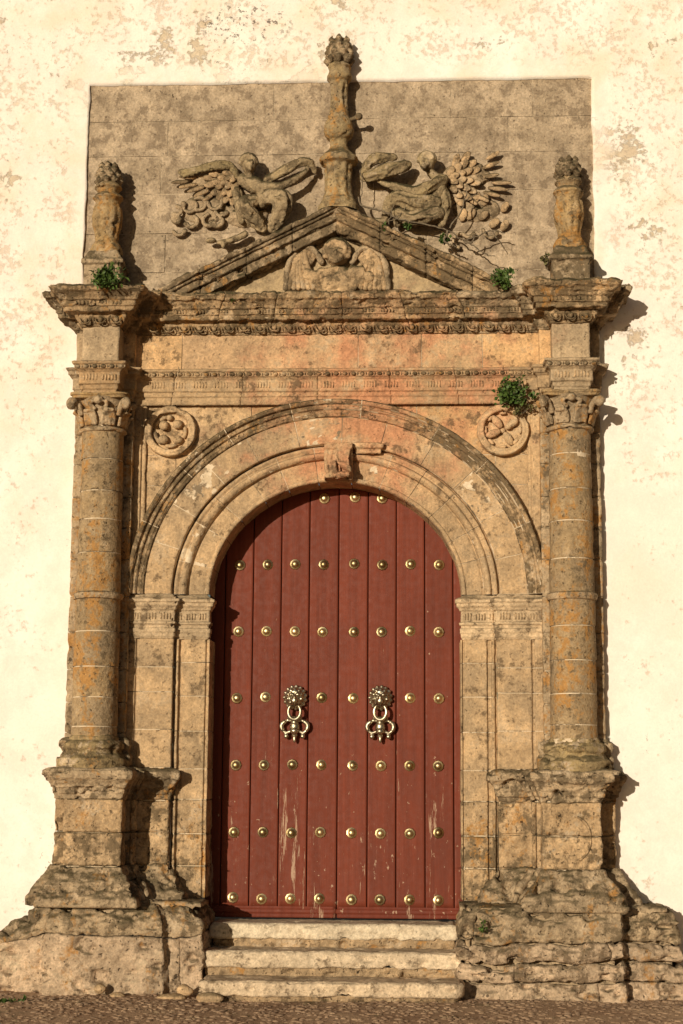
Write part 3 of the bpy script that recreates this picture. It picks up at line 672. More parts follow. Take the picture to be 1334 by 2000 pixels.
# ================================================================== COLUMNS
def column(s, label):
    cx, d = s * 1.89, .225
    t = thing('column', label, 'column', (cx, -d, 1.75), 'columns flanking the door')
    rad = lambda z: .183 - .016 * np.clip((z - 2.0) / 2.4, 0, 1) ** 1.5
    zs = [1.99, 2.07, 2.30, 2.54, 2.82, 3.08, None, 3.13, 3.45, 3.72, 3.95, 4.21, 4.44] if s < 0 else [1.99, 2.10, 2.34, 2.60, 2.87, 3.08, None, 3.13, 3.40, 3.70, 3.96, 4.24, 4.44]
    g = lathe_grid([(rad(z) - .0065, z) for z in np.linspace(1.95, 4.5, 6)], cx, d); patch('shaft_core', g, 'mortar', t, amp=0, wrap=True, skirt=0, out='radial')
    for a, b in zip(zs[:-1], zs[1:]):
        if a is None or b is None: continue
        tl = random.uniform(-.002, .002)
        g = lathe_grid([(rad(z) + tl, z) for z in np.linspace(a + .0045, b - .0045, 8)], cx + random.uniform(-.002, .002), d, 56, .02)
        patch('drum', g, 'stone_column', t, tint((.34, .235, .125), .10), amp=.0045, wrap=True, skirt=0, floor=.005, out='radial', seed=random.random() * .03 + .3 * s)
    g = lathe_grid([(.17, 3.075), (.195, 3.08), (.205, 3.105), (.20, 3.125), (.185, 3.135), (.17, 3.14)], cx, d, 56, .008)
    patch('shaft_ring', g, 'stone_column', t, tint(GREY), amp=.006, wrap=True, skirt=.0, out='radial')
    # base: worn torus mouldings on a swelling foot
    g = lathe_grid([(.27, 1.74), (.285, 1.78), (.275, 1.82), (.245, 1.845), (.225, 1.865), (.222, 1.88), (.24, 1.90), (.238, 1.935), (.215, 1.955), (.195, 1.965), (.192, 1.985), (.18, 2.0)], cx, d, 60, .010)
    patch('column_base', g, 'stone_rough', t, tint((.32, .23, .11)), amp=.010 if s < 0 else .018, wrap=True, skirt=0, out='radial', scale=8)
    # capital
    g = lathe_grid([(.165, 4.43), (.188, 4.435), (.196, 4.452), (.188, 4.466), (.17, 4.475), (.172, 4.52), (.185, 4.60), (.215, 4.68), (.235, 4.705)], cx, d, 56, .009)
    cpt = patch('capital', g, 'stone_column', t, tint(GREY), amp=.005, wrap=True, skirt=0, out='radial')
    for k in range(8):
        an = 2 * math.pi * k / 8 + math.pi / 8; ca, sa = math.cos(an), math.sin(an)
        def pt(r, q, z): return (cx + r * ca - q * sa, -d + r * sa + q * ca, z)
        top = 4.60 + random.uniform(-.02, .02)
        ps = [tube(spline([pt(.175, q, 4.48), pt(.19, q * 1.1, 4.54), pt(.215, q * .8, top), pt(.245, q * .4, top - .004)], 4), [.018] * 12 + [.012], 6) for q in (-.042, -.014, .014, .042)]
        sculpt('acanthus_leaf', ps, 'stone_column', cpt, tint(GREY), vox=.010, amp=.005, smooth=1)
    for k in range(4):
        an = math.pi / 4 + k * math.pi / 2; ca, sa = math.cos(an), math.sin(an)
        def pt(r, z): return (cx + r * ca, -d + r * sa, z)
        sp = [pt(.21, 4.56), pt(.235, 4.62), pt(.275, 4.665), pt(.315, 4.672), pt(.335, 4.645), pt(.32, 4.618), pt(.298, 4.625), pt(.30, 4.645)]
        sculpt('volute', [tube(spline(sp, 4), .026, 8), ball(pt(.308, 4.642), .034)], 'stone_column', cpt, tint(GREY), vox=.010, amp=.006, smooth=1)
    for k in (0, 1, 2, 3):
        an = k * math.pi / 2; ca, sa = math.cos(an), math.sin(an)
        ps = [ball((cx + .235 * ca, -d + .235 * sa, 4.675), .036)]
        for w in (-1, 1): ps.append(tube(spline([(cx + .20 * ca - w * .03 * sa, -d + .20 * sa + w * .03 * ca, 4.60), (cx + .225 * ca - w * .075 * sa, -d + .225 * sa + w * .075 * ca, 4.645), (cx + .235 * ca - w * .05 * sa, -d + .235 * sa + w * .05 * ca, 4.668)], 4), .018, 7))
        sculpt('flower', ps, 'stone_column', cpt, tint(GREY), vox=.010, amp=.005, smooth=1)
    # abacus with hollowed sides
    th = np.linspace(0, 2 * math.pi, 96, endpoint=False)
    def ab(r): 
        k = np.maximum(np.abs(np.cos(th)), np.abs(np.sin(th))); sq = r / k; return np.minimum(sq * (1 - .13 * (1 - np.abs(np.sin(2 * th)) ** 1.5) * 1), r * 1.30)
    pf = [(.195, 4.69), (.225, 4.695), (.23, 4.715), (.24, 4.72), (.24, 4.738), (.16, 4.74)]
    pfr = resample(pf, .010); X = np.stack([cx + ab(r) * np.cos(th) for r, z in pfr], 1); Y = np.stack([-d + ab(r) * np.sin(th) for r, z in pfr], 1)
    patch('abacus', np.stack([X, Y, np.broadcast_to(pfr[None, :, 1], X.shape)], -1), 'stone_column', cpt, tint((.40, .26, .12)), amp=.006, wrap=True, skirt=0, out='radial')
    return t
column(-1, 'weathered stone column on the left of the door, its right side in deep shadow')
column(1, 'weathered stone column right of the door, streaked with orange lichen')

# ================================================================== FINIALS
def bud(cx, d, z0, z1, r, n, name, t, mat='stone_crusted', rowsn=3):
    h = z1 - z0; ps = [ball((cx, -d, z0 + h * .42), (r * .74, r * .74, h * .42), n=16), ball((cx, -d, z0 + h * .72), (r * .42, r * .42, h * .27), n=12)]
    for k in range(rowsn + 1):
        u = .20 + .20 * k; rr = r * (.80 - .02 * k - .55 * max(0, u - .45)); m_ = n + 2 - (k > 2) * 2
        for q in range(m_):
            an = 2 * math.pi * (q + .5 * (k % 2)) / m_; ca, sa = math.cos(an), math.sin(an); zc = z0 + h * u
            ps.append(tube([(cx + rr * .78 * ca, -d + rr * .78 * sa, zc - h * .10), (cx + rr * ca, -d + rr * sa, zc + h * .02), (cx + rr * .86 * ca, -d + rr * .86 * sa, zc + h * .15)], [r * .16, r * .21, r * .05], 7))
    return sculpt(name, ps, mat, t, tint(GREY), vox=.0075, amp=.0055, smooth=1, scale=14)
def flutes_r(n, amp, z0, z1, cx, d):
    def f(P):
        an = np.arctan2(P[..., 1] + d, P[..., 0] - cx); w = ((P[..., 2] > z0) & (P[..., 2] < z1))
        return -amp * (.5 + .5 * np.cos(an * n)) * w
    return f
def side_finial(s, label):
    cx, d = s * 1.915, .19
    t = thing('finial', label, 'finial', (cx, -d, 5.62), 'small stone finials on the cornice')
    pf = resample([(.15, 5.60), (.155, 5.64), (.15, 5.84), (.172, 5.85), (.172, 5.88), (.15, 5.90), (.13, 5.955), (.115, 5.975)], .012)
    th = np.linspace(0, 2 * math.pi, 72, endpoint=False); k = np.maximum(np.abs(np.cos(th)), np.abs(np.sin(th)))
    X = cx + pf[None, :, 0] / k[:, None] * np.cos(th)[:, None]; Y = -d + pf[None, :, 0] / k[:, None] * np.sin(th)[:, None]
    patch('finial_plinth', np.stack([X, Y, np.broadcast_to(pf[None, :, 1], X.shape)], -1), 'stone_crusted', t, tint(GREY), amp=.010, wrap=True, skirt=0, out='radial')
    z = [5.96, 6.0, 6.04, 6.08, 6.14, 6.2, 6.28, 6.36, 6.41, 6.44, 6.455, 6.48, 6.50, 6.53, 6.545, 6.57, 6.60]
    r = [.13, .138, .12, .092, .10, .118, .132, .122, .098, .112, .128, .108, .084, .098, .116, .098, .07]
    g = lathe_grid(list(zip(r, z)), cx, d, 44, .010); fl = flutes_r(10, .012, 6.10, 6.40, cx, d)(g)
    c = np.array((cx, -d)); v = g[..., :2] - c; l = np.linalg.norm(v, axis=-1, keepdims=True); g[..., :2] = c + v * (1 + fl[..., None] / l)
    patch('baluster', g, 'stone_column', t, tint((.36, .24, .11)), amp=.010, wrap=True, skirt=0, out='radial', scale=9)
    bud(cx, d, 6.56, 6.78, .128, 6, 'pine_cone', t, rowsn=3)
side_finial(-1, 'short stone finial with orange lichen on the left end of the cornice')
side_finial(1, 'short stone finial on the right end of the cornice, above the clear white wall')
cx, d = .012, .15
t = thing('finial', 'tall slender stone finial rising from the peak of the pediment', 'finial', (cx, -d, 6.33))
z = [6.33, 6.37, 6.40, 6.44, 6.50, 6.56, 6.64, 6.735, 6.75, 6.78, 6.80, 6.82, 6.84, 6.86, 6.89, 6.925, 6.95, 6.965, 6.99, 7.03, 7.08, 7.12, 7.15, 7.18, 7.24, 7.34, 7.46, 7.475, 7.495, 7.52, 7.55, 7.575, 7.595, 7.61, 7.63]
r = [.17, .17, .155, .135, .12, .112, .115, .122, .155, .162, .155, .13, .108, .09, .075, .072, .078, .098, .118, .128, .122, .108, .095, .082, .078, .076, .08, .095, .108, .105, .088, .09, .10, .092, .07]
zp = [q + (q - 6.3) * .008 for q in z]
g = lathe_grid(list(zip(r, zp)), cx, d, 48, .010)
fl = flutes_r(9, .014, 6.44, 6.73, cx, d)(g) + flutes_r(8, .012, 7.22, 7.45, cx, d)(g)
c = np.array((cx, -d)); v = g[..., :2] - c; l = np.linalg.norm(v, axis=-1, keepdims=True); g[..., :2] = c + v * (1 + fl[..., None] / l)
patch('baluster', g, 'stone_column', t, tint((.34, .245, .125)), amp=.006, wrap=True, skirt=0, out='radial', scale=9)
bud(cx, d, 7.60, 7.895, .14, 6, 'flame_bud', t)
sculpt('iron_stub', [tube([(cx + .08, -.19, 7.12), (cx + .17, -.22, 7.14)], .018, 7), ball((cx + .17, -.22, 7.14), .032)], 'stone_crusted', t, tint(GREY), vox=.01, amp=.004, smooth=1)
sculpt('saddle_stone', [ball((cx, -.15, 6.34), (.15, .13, .07), n=16), ball((cx, -.16, 6.31), (.20, .10, .05), n=16)], 'stone_crusted', t, tint(GREY), vox=.014, amp=.012, smooth=2)

# ================================================================== ROUNDELS
def roundel(s, label, kind):
    cx, cz = s * 1.365, 4.495; dd = SP
    t = thing('roundel', label, 'roundel', (cx, -dd, cz - .215), 'carved roundels in the spandrels')
    pf = resample([(.001, dd + .016), (.13, dd + .016), (.150, dd + .020), (.156, dd + .066), (.166, dd + .074), (.19, dd + .070), (.204, dd + .074), (.213, dd + .058), (.214, dd - .02)], .010)
    th = np.linspace(0, 2 * math.pi, 64, endpoint=False)
    X = cx + pf[None, :, 0] * np.cos(th)[:, None]; Z = cz + pf[None, :, 0] * np.sin(th)[:, None]
    patch('disc', np.stack([X, np.broadcast_to(-pf[None, :, 1], X.shape), Z], -1), 'stone_dressed', t, tint(TAN), amp=.006, wrap=True, skirt=0)
    if kind == 0:
        for k, (x, z) in enumerate(((-.055, .05), (.06, .06), (-.055, -.07), (.065, -.075), (-.01, .115))):
            r = .043 if k < 4 else .028
            sculpt('fruit', [ball((cx + x, -dd - .045, cz + z), r)], 'stone_dressed', t, tint(TAN), vox=.008, amp=.003, smooth=1)
        for a0, a1 in ((100, 165), (175, 235), (-30, 20), (250, 300)):
            q = [(cx + .125 * math.cos(R(a)), -dd - .045, cz + .125 * math.sin(R(a))) for a in np.linspace(a0, a1, 8)]
            sculpt('leaf', [tube(q, [.006] + [.018] * 6 + [.006], 7)], 'stone_dressed', t, tint(TAN), vox=.008, amp=.003, smooth=1)
    else:
        for a in (35, 125, 200, 300):
            c = np.array((cx + .085 * math.cos(R(a)), -dd - .045, cz + .085 * math.sin(R(a))))
            rot = Matrix.Rotation(-R(a), 3, 'Y'); sculpt('petal', [ball(c, (.068, .032, .034), np.array(rot), n=14)], 'stone_dressed', t, tint(TAN), vox=.009, amp=.006, smooth=1)
        sculpt('boss', [ball((cx, -dd - .025, cz), .024)], 'stone_dressed', t, tint(TAN), vox=.008, amp=.003, smooth=1)
        for a in range(0, 360, 45):
            q = [(cx + .14 * math.cos(R(b)), -dd - .045, cz + .14 * math.sin(R(b))) for b in np.linspace(a - 14, a + 14, 5)]
            sculpt('leaf', [tube(q, [.006, .016, .018, .016, .006], 7)], 'stone_dressed', t, tint(TAN), vox=.009, amp=.005, smooth=1)
roundel(-1, 'round carved medallion with four ball fruits left of the arch', 0)
roundel(1, 'round carved medallion with four broad petals under the green bush', 1)

# ================================================================== ANGEL RELIEFS
OUT = .042                                  # the carvings start on the panel, not on the wall's plane
def cloth(pts, rad, par, tn, n=5, fold=.30):
    """a clothed limb: a core with rope-like folds lying along it"""
    pts = np.array(pts); ps = limb(pts, rad); sp = spline(pts, 6); rr = np.interp(np.linspace(0, 1, len(sp)), np.linspace(0, 1, len(rad)), rad)
    for k in range(n):
        a = math.pi * (.1 + .8 * k / (n - 1)); q = []
        for i, p in enumerate(sp):
            tg = sp[min(i + 1, len(sp) - 1)] - sp[max(i - 1, 0)]; tg /= np.linalg.norm(tg); side = np.cross(tg, (0, -1., 0)); side /= np.linalg.norm(side) + 1e-6
            aa = a + .35 * math.sin(i * .35 + k * 2.1); q.append(p + rr[i] * (math.cos(aa) * side + math.sin(aa) * np.array((0, -1., 0))))
        ps.append(tube(q, [r * fold * (.6 + .5 * random.random()) for r in rr], 6))
    return sculpt('drapery', ps, 'stone_carved', par, tn, vox=.0095, amp=.005, smooth=1, scale=12)
def head_of(c, turn):
    o = [ball(c, (.064, .066, .076), n=16), ball(c + (turn * .02, -.05, -.022), (.046, .035, .044)), ball(c + (turn * .034, -.078, -.008), (.013, .022, .022)), ball(c + (turn * .025, -.075, -.045), (.022, .012, .008)), ball(c + (turn * .02, -.07, -.066), .018)]
    for k in range(9):
        t = math.pi * (k / 8.) ; o.append(ball(c + (.064 * math.cos(t), -.02, .012 + .066 * math.sin(t)), .026)); o.append(ball(c + (.045 * math.cos(t), -.05, .022 + .045 * math.sin(t)), .021))
    return o
t = thing('angel_relief', 'carved reclining angel on the left slope of the pediment', 'relief', (*at(500, 450, 0)[:1], -WD, at(500, 450, 0)[1]), 'angel carvings above the pediment')
b = []
b += limb([a3(476, 352, .07), a3(498, 362, .09), a3(516, 374, .09), a3(512, 394, .08)], [.06, .075, .065, .06])
b += limb([a3(486, 338, .11), a3(488, 352, .09)], [.03, .04])
b += head_of(a3(486, 322, .13), 1)
b += limb([a3(512, 362, .12), a3(546, 366, .18), a3(578, 350, .17), a3(596, 336, .14)], [.036, .040, .032, .024])
b += [ball(a3(600, 330, .13), (.022, .018, .03))]
ft = limb([a3(428, 474, .07), a3(452, 470, .10), a3(478, 458, .09)], [.022, .030, .034])
ft += [ball(a3(412, 470, .09), (.045, .04, .024)), ball(a3(437, 477, .09), (.022, .035, .04))]
sculpt('foot', ft, 'stone_carved', t, tint((.38, .28, .16)), vox=.0095, amp=.004, smooth=1, scale=12)
sculpt('body', b, 'stone_carved', t, tint((.38, .28, .16)), vox=.0095, amp=.004, smooth=1, scale=12)
cloth([a3(522, 352, .09), a3(552, 336, .13), a3(586, 318, .13), a3(606, 318, .11), a3(615, 336, .08)], [.036, .042, .036, .03, .02], t, tint((.36, .265, .145)), 4)
cloth([a3(515, 386, .10), a3(550, 388, .19), a3(549, 412, .17), a3(532, 446, .08)], [.055, .070, .066, .045], t, tint((.42, .31, .18)), 6)
cloth([a3(498, 392, .09), a3(478, 402, .16), a3(492, 424, .14), a3(514, 447, .08)], [.055, .066, .058, .038], t, tint((.42, .31, .18)), 6)
cloth([a3(462, 372, .06), a3(466, 398, .08), a3(472, 432, .06)], [.04, .036, .028], t, tint((.36, .265, .145)), 4)
top = spline([a3(352, 336, .06), a3(385, 330, .09), a3(420, 320, .11), a3(450, 322, .10), a3(464, 342, .07)], 6)
sculpt('wing_top', [tube(top, .026, 8), tube(top + np.array((0, -.004, -.035)), .020, 8)] + [ball(p, .026) for p in top[::3]], 'stone_carved', t, tint((.30, .225, .115)), vox=.010, amp=.008, smooth=1, scale=14)
def feather(px, py, ang, ln, w, d, par, tn=TAN):
    c = a3(px, py, d); ca, sa = math.cos(R(ang)), math.sin(R(ang))
    rot = Matrix.Rotation(-R(ang), 3, 'Y')
    n = 12; V, F = ball((0, 0, 0), (ln / 2, .013, w / 2), None, 12); V[:, 1] -= .022 * (V[:, 0] / (ln / 2)); V = V @ np.array(rot).T + c
    N = (V - c); V = V + N * (fbm(V, 22, 3, .6, 8) * .22)[:, None]
    raw('feather', V, F, 'stone_carved', par, tint(tn, .15))
def fan(cx, cy, a0, a1, par, rings, longs, lf):
    for k, (rad, ln, w, n) in enumerate(rings):
        for q in range(n):
            an = a0 + (a1 - a0) * (q + .5 * (k % 2)) / (n - .5) + random.uniform(-4, 4)
            feather(cx + rad * math.cos(R(an)), cy - rad * math.sin(R(an)), an + random.uniform(-6, 6), ln, w, .080 - .010 * k, par)
    for an, rad, ln in longs: feather(cx + rad * math.cos(R(an)), cy - rad * math.sin(R(an)), an, ln, .042, lf, par)
sculpt('wing_bed', [ball(a3(415, 350, .0), (.20, .055, .10), n=18), ball(a3(440, 345, .0), (.12, .06, .12), n=16), ball(a3(400, 410, -.01), (.22, .045, .13), n=16), ball(a3(480, 420, -.01), (.20, .06, .12), n=16)], 'stone_carved', t, tint(GREY), vox=.013, amp=.010, smooth=2, scale=9)
fan(462, 336, 188, 262, t, ((14, .11, .062, 3), (27, .115, .066, 4), (40, .12, .066, 5), (54, .125, .064, 6)), ((190, 112, .16), (196, 98, .17), (203, 86, .16), (211, 80, .15), (222, 72, .13), (186, 92, .17)), .045)
def curl(px, py, r, a0, a1, par, rad=.020, d=.045):
    c = a3(px, py, d); q = [c + np.array((r * math.cos(R(a)), 0, r * math.sin(R(a)))) for a in np.linspace(a0, a1, 14)]
    sculpt('cloud_curl', [tube(q, [rad * .6] + [rad] * 12 + [rad * .6], 8), ball(q[0], rad), ball(q[-1], rad * 1.25)], 'stone_carved', par, tint(GREY), vox=.010, amp=.006, smooth=1)
for px, py, r, a0, a1 in ((371, 402, .055, 30, -200), (389, 398, .055, 120, -110), (420, 395, .06, 180, 380), (432, 410, .05, 200, 330), (374, 432, .05, 60, -150), (408, 430, .05, 100, 330), (424, 432, .045, 60, -140), (345, 412, .04, 80, -120), (350, 448, .05, 200, 340), (345, 428, .03, 0, 300)):
    curl(px, py, r, a0, a1, t)
# right angel
t = thing('angel_relief', 'carved reclining angel with broad scaled wing on the right slope, twigs before it', 'relief', (*at(820, 450, 0)[:1], -WD, at(820, 450, 0)[1]), 'angel carvings above the pediment')
b = []
b += limb([a3(862, 352, .08), a3(856, 370, .10), a3(842, 392, .10)], [.055, .070, .066])
b += limb([a3(840, 334, .11), a3(852, 347, .09)], [.03, .04])
b += head_of(a3(834, 318, .13), -1)
sculpt('hand', limb([a3(762, 362, .15), a3(748, 358, .13)], [.026, .024]) + [ball(a3(742, 354, .12), (.03, .018, .02))], 'stone_carved', t, tint((.36, .27, .15)), vox=.0095, amp=.004, smooth=1)
sculpt('foot', limb([a3(752, 432, .08), a3(735, 430, .08)], [.03, .022]), 'stone_carved', t, tint((.36, .27, .15)), vox=.0095, amp=.004, smooth=1)
sculpt('body', b, 'stone_carved', t, tint((.36, .27, .15)), vox=.0095, amp=.004, smooth=1, scale=12)
cloth([a3(867, 350, .12), a3(840, 364, .18), a3(812, 374, .18), a3(786, 368, .16), a3(762, 362, .14)], [.042, .044, .042, .036, .028], t, tint((.30, .22, .115)), 4)
cloth([a3(796, 322, .12), a3(768, 332, .16), a3(738, 340, .15), a3(710, 346, .12)], [.040, .058, .054, .036], t, tint((.30, .22, .115)), 5)
cloth([a3(709, 342, .10), a3(720, 320, .13), a3(738, 309, .13), a3(770, 308, .11)], [.032, .042, .042, .030], t, tint((.30, .22, .115)), 4)
cloth([a3(850, 398, .12), a3(812, 398, .17), a3(774, 386, .17), a3(758, 404, .12), a3(752, 432, .07)], [.066, .066, .052, .044, .032], t, tint((.36, .265, .145)), 6)
cloth([a3(858, 416, .12), a3(828, 422, .17), a3(798, 426, .16), a3(776, 416, .13), a3(776, 438, .07)], [.060, .060, .050, .042, .03], t, tint((.36, .265, .145)), 6)
cloth([a3(868, 372, .10), a3(871, 405, .12), a3(862, 438, .09)], [.034, .040, .034], t, tint((.32, .24, .13)), 4)
sculpt('wing_bed', [ball(a3(915, 342, .0), (.19, .055, .12), n=18), ball(a3(890, 350, .0), (.12, .06, .13), n=16), ball(a3(930, 410, -.015), (.22, .045, .12), n=16), ball(a3(820, 420, -.01), (.26, .06, .11), n=16)], 'stone_carved', t, tint(GREY), vox=.013, amp=.010, smooth=2, scale=9)
fan(876, 346, 62, -68, t, ((10, .11, .062, 3), (23, .115, .064, 5), (36, .12, .066, 6), (50, .125, .066, 7)), ((26, 96, .13), (16, 86, .15), (2, 82, .15), (-6, 104, .17), (-13, 100, .18), (-21, 92, .17), (-32, 78, .14), (-45, 66, .12)), .05)
for px, py, an in ((897, 386, 10), (947, 391, 70), (930, 386, 60), (920, 418, 55), (944, 420, 40), (986, 404, 50), (986, 440, 60), (905, 420, 70), (965, 436, 35)):
    feather(px, py, an, .10, .065, .035, t)
for px, py, r, a0, a1 in ((915, 452, .05, 200, 330), (958, 450, .06, 180, 330), (900, 470, .06, 60, 250)): curl(px, py, r, a0, a1, t, .018, .04)

OUT = 0.
# ================================================================== DOOR
DD = -.30
seams = [-1.06, -.93, -.697, -.464, -.231, .012, .256, .489, .724, .957, 1.06]
studx = [-.814, -.579, -.348, -.114, .141, .37, .608, .84]; studz = [3.999, 3.438, 2.881, 2.335, 1.791, 1.251, .725]
n = 20; V = [(0, 0, 0)]
prof = [(.0, .026), (.010, .0255), (.018, .021), (.023, .013), (.0245, .007), (.034, .0065), (.039, .003), (.040, 0)]
V, F = [], []
for i, (r, h) in enumerate(prof):
    for q in range(n):
        rr = r * (1 + (.10 * (q % 2) if i >= 5 else 0)); V.append((rr * math.cos(2 * math.pi * q / n), -h, rr * math.sin(2 * math.pi * q / n)))
for i in range(len(prof) - 1):
    for q in range(n): F.append([i * n + q, i * n + (q + 1) % n, (i + 1) * n + (q + 1) % n, (i + 1) * n + q])
stud_me = bpy.data.meshes.new('stud'); stud_me.from_pydata(V, [], F); stud_me.polygons.foreach_set('use_smooth', [True] * len(F)); stud_me.materials.append(MATS['brass'])
# knocker meshes
def knocker(leaf, x, z):
    y = .30
    ps = [ball((x, y - .02, z), (.088, .035, .088), n=18), ball((x, y - .055, z - .005), (.052, .04, .06), n=14), ball((x, y - .095, z - .030), (.030, .025, .026)), ball((x, y - .092, z - .005), (.016, .03, .03)),
          ball((x - .026, y - .085, z + .022), (.02, .014, .013)), ball((x + .026, y - .085, z + .022), (.02, .014, .013)), ball((x, y - .07, z + .045), (.035, .02, .018))]
    for k in range(15):
        a = 2 * math.pi * k / 15; ps.append(tube([(x + .05 * math.cos(a), y - .055, z + .052 * math.sin(a)), (x + .088 * math.cos(a + .2), y - .03, z + .092 * math.sin(a + .2))], [.013, .012], 6)); ps.append(ball((x + .088 * math.cos(a + .2), y - .03, z + .092 * math.sin(a + .2)), .0155))
    for k in range(10):
        a = 2 * math.pi * k / 10 + .3; ps.append(ball((x + .058 * math.cos(a), y - .068, z + .006 + .06 * math.sin(a)), .0135))
    kn = sculpt('knocker', ps, 'brass_dull', leaf, vox=.0058, amp=.0, smooth=1)
    th = np.linspace(R(125), R(415), 26); zr = z - .118
    q = [(x + .050 * math.cos(a), y - .085, zr + .062 * math.sin(a)) for a in th]
    rr = [.009 + .007 * abs(math.sin((a - R(90)) / 2)) for a in th]
    V, F = tube(q, rr, 10); raw('ring', V, F, 'brass_dull', kn)
    zd = z - .235
    dp = [ball((x, y - .04, zd), (.036, .035, .055), n=14), ball((x, y - .065, zd - .028), (.030, .03, .022)), ball((x, y - .05, zd - .085), (.013, .013, .03)), ball((x, y - .045, zd - .06), (.022, .02, .02)),
          tube([(x, y - .055, zd + .072), (x, y - .055, zd + .025)], .024, 8), ball((x - .04, y - .05, zd + .07), .016), ball((x + .04, y - .05, zd + .07), .016), tube([(x - .04, y - .05, zd + .07), (x + .04, y - .05, zd + .07)], .011, 7)]
    for s in (-1, 1):
        dp.append(tube(spline([(x + s * .02, y - .045, zd + .045), (x + s * .06, y - .045, zd + .045), (x + s * .092, y - .045, zd + .015), (x + s * .085, y - .045, zd - .02), (x + s * .06, y - .045, zd - .04), (x + s * .03, y - .045, zd - .03)], 5), [.010] * 6 + [.017] * 10 + [.012] * 10, 8))
        dp += [ball((x + s * .058, y - .045, zd - .066), .019), tube([(x + s * .07, y - .045, zd - .03), (x + s * .058, y - .045, zd - .066)], .011, 6), ball((x + s * .09, y - .045, zd + .03), .014)]
    dp = [((v - np.array((x, y - .045, zd))) * np.array((1.16, 1.1, 1.12)) + np.array((x, y - .045, zd - .006)), f) for v, f in dp]
    sculpt('drop_handle', dp, 'brass_dull', kn, vox=.0058, amp=0, smooth=1)
for side in (0, 1):
    leaf = thing('door_leaf', ('left leaf of the red plank door, its outer edge in shadow' if side == 0 else 'right leaf of the red plank door, fully in sunlight'), 'door', (-.5 + side, .3, .57), 'leaves of the red double door')
    ss = seams[:6] if side == 0 else seams[5:]
    gx = np.linspace(ss[0], ss[-1], 50); gz = np.linspace(0, 1, 40); g = np.stack(np.meshgrid(gx, gz, indexing='ij'), -1)
    ztop = lambda x: CZ + (B0 + .035) * np.sqrt(np.clip(1 - (x / (A0 + .06)) ** 2, 0.0, 1))
    raw('light_stop_board', *join([(np.array([(x, .33 + .024 * side + e, zz) for x in ((ss[0] + .005, ss[-1] + .02) if side == 0 else (ss[0] - .02, ss[-1] - .005)) for zz in (.6, 3.1) for e in (0, .02)]), [[0, 2, 6, 4], [1, 5, 7, 3], [0, 4, 5, 1], [2, 3, 7, 6]])]), 'light_stop_dark', leaf, smooth=False)  # added board behind the planks, keeps sky light out of the seams
    g2 = np.stack([g[..., 0], np.full(g.shape[:2], .334), 2.9 + (ztop(g[..., 0]) - 2.9) * g[..., 1]], -1); patch('light_stop_board', g2, 'light_stop_dark', leaf, amp=0, skirt=.02)  # same added light stop, continued up behind the arched plank tops
    for a, b in zip(ss[:-1], ss[1:]):
        xs = np.concatenate([[a + .0022, a + .0042, a + .0075], np.linspace(a + .02, b - .02, 12), [b - .0075, b - .0042, b - .0022]])
        prof_d = np.concatenate([[-.011, -.003, 0], np.zeros(12), [0, -.003, -.011]])
        zs = np.linspace(0, 1, 60); X = np.broadcast_to(xs[:, None], (len(xs), 60)); Z = .655 + (ztop(X) - .655) * zs[None, :]
        tlt = random.uniform(-.002, .002)
        P = np.stack([X, .30 + tlt - np.broadcast_to(prof_d[:, None], X.shape), Z], -1)
        P[..., 1] += fbm(P * np.array((1, 1, .4)), 2.5, 3, .5, 4) * .0025
        k = random.uniform(.86, 1.12); patch('plank', P, 'door_paint', leaf, (.158 * k, .034 * k, .0165 * k, 1), amp=0, skirt=.03, edge=0)
    for zz in studz:
        for i, x in enumerate(studx):
            if (i < 4) != (side == 0): continue
            if zz > 3.9 and i not in (3, 4, 5): continue
            if abs(zz - 2.335) < .01 and i in (2, 5): continue
            xx = x + (zz - 3.438) * .004
            if zz > 3.9 and i == 5: xx = .372
            inst('stud', stud_me, leaf, (xx + random.uniform(-.003, .003), .298, zz + random.uniform(-.006, .006)), (random.uniform(-.12, .12), random.uniform(0, 1), random.uniform(-.12, .12)), (1.09, random.uniform(.9, 1.2), 1.09))
    P, _ = sweep_grid([(ss[0] + .03, -.33), (ss[0] + .03, -.292), (ss[-1] - .004, -.292), (ss[-1] - .004, -.33)] if side == 0 else [(ss[0] + .004, -.33), (ss[0] + .004, -.292), (ss[-1] - .03, -.292), (ss[-1] - .03, -.33)], [(-.01, .575), (.0, .58), (.0, .61), (.008, .615), (.008, .64), (.0, .648), (-.004, .665)], .03, .01)
    patch('bottom_rail', P, 'door_paint', leaf, (.145, .031, .016, 1), amp=.001, skirt=0)
    knocker(leaf, -.337 if side == 0 else .362, 2.335)

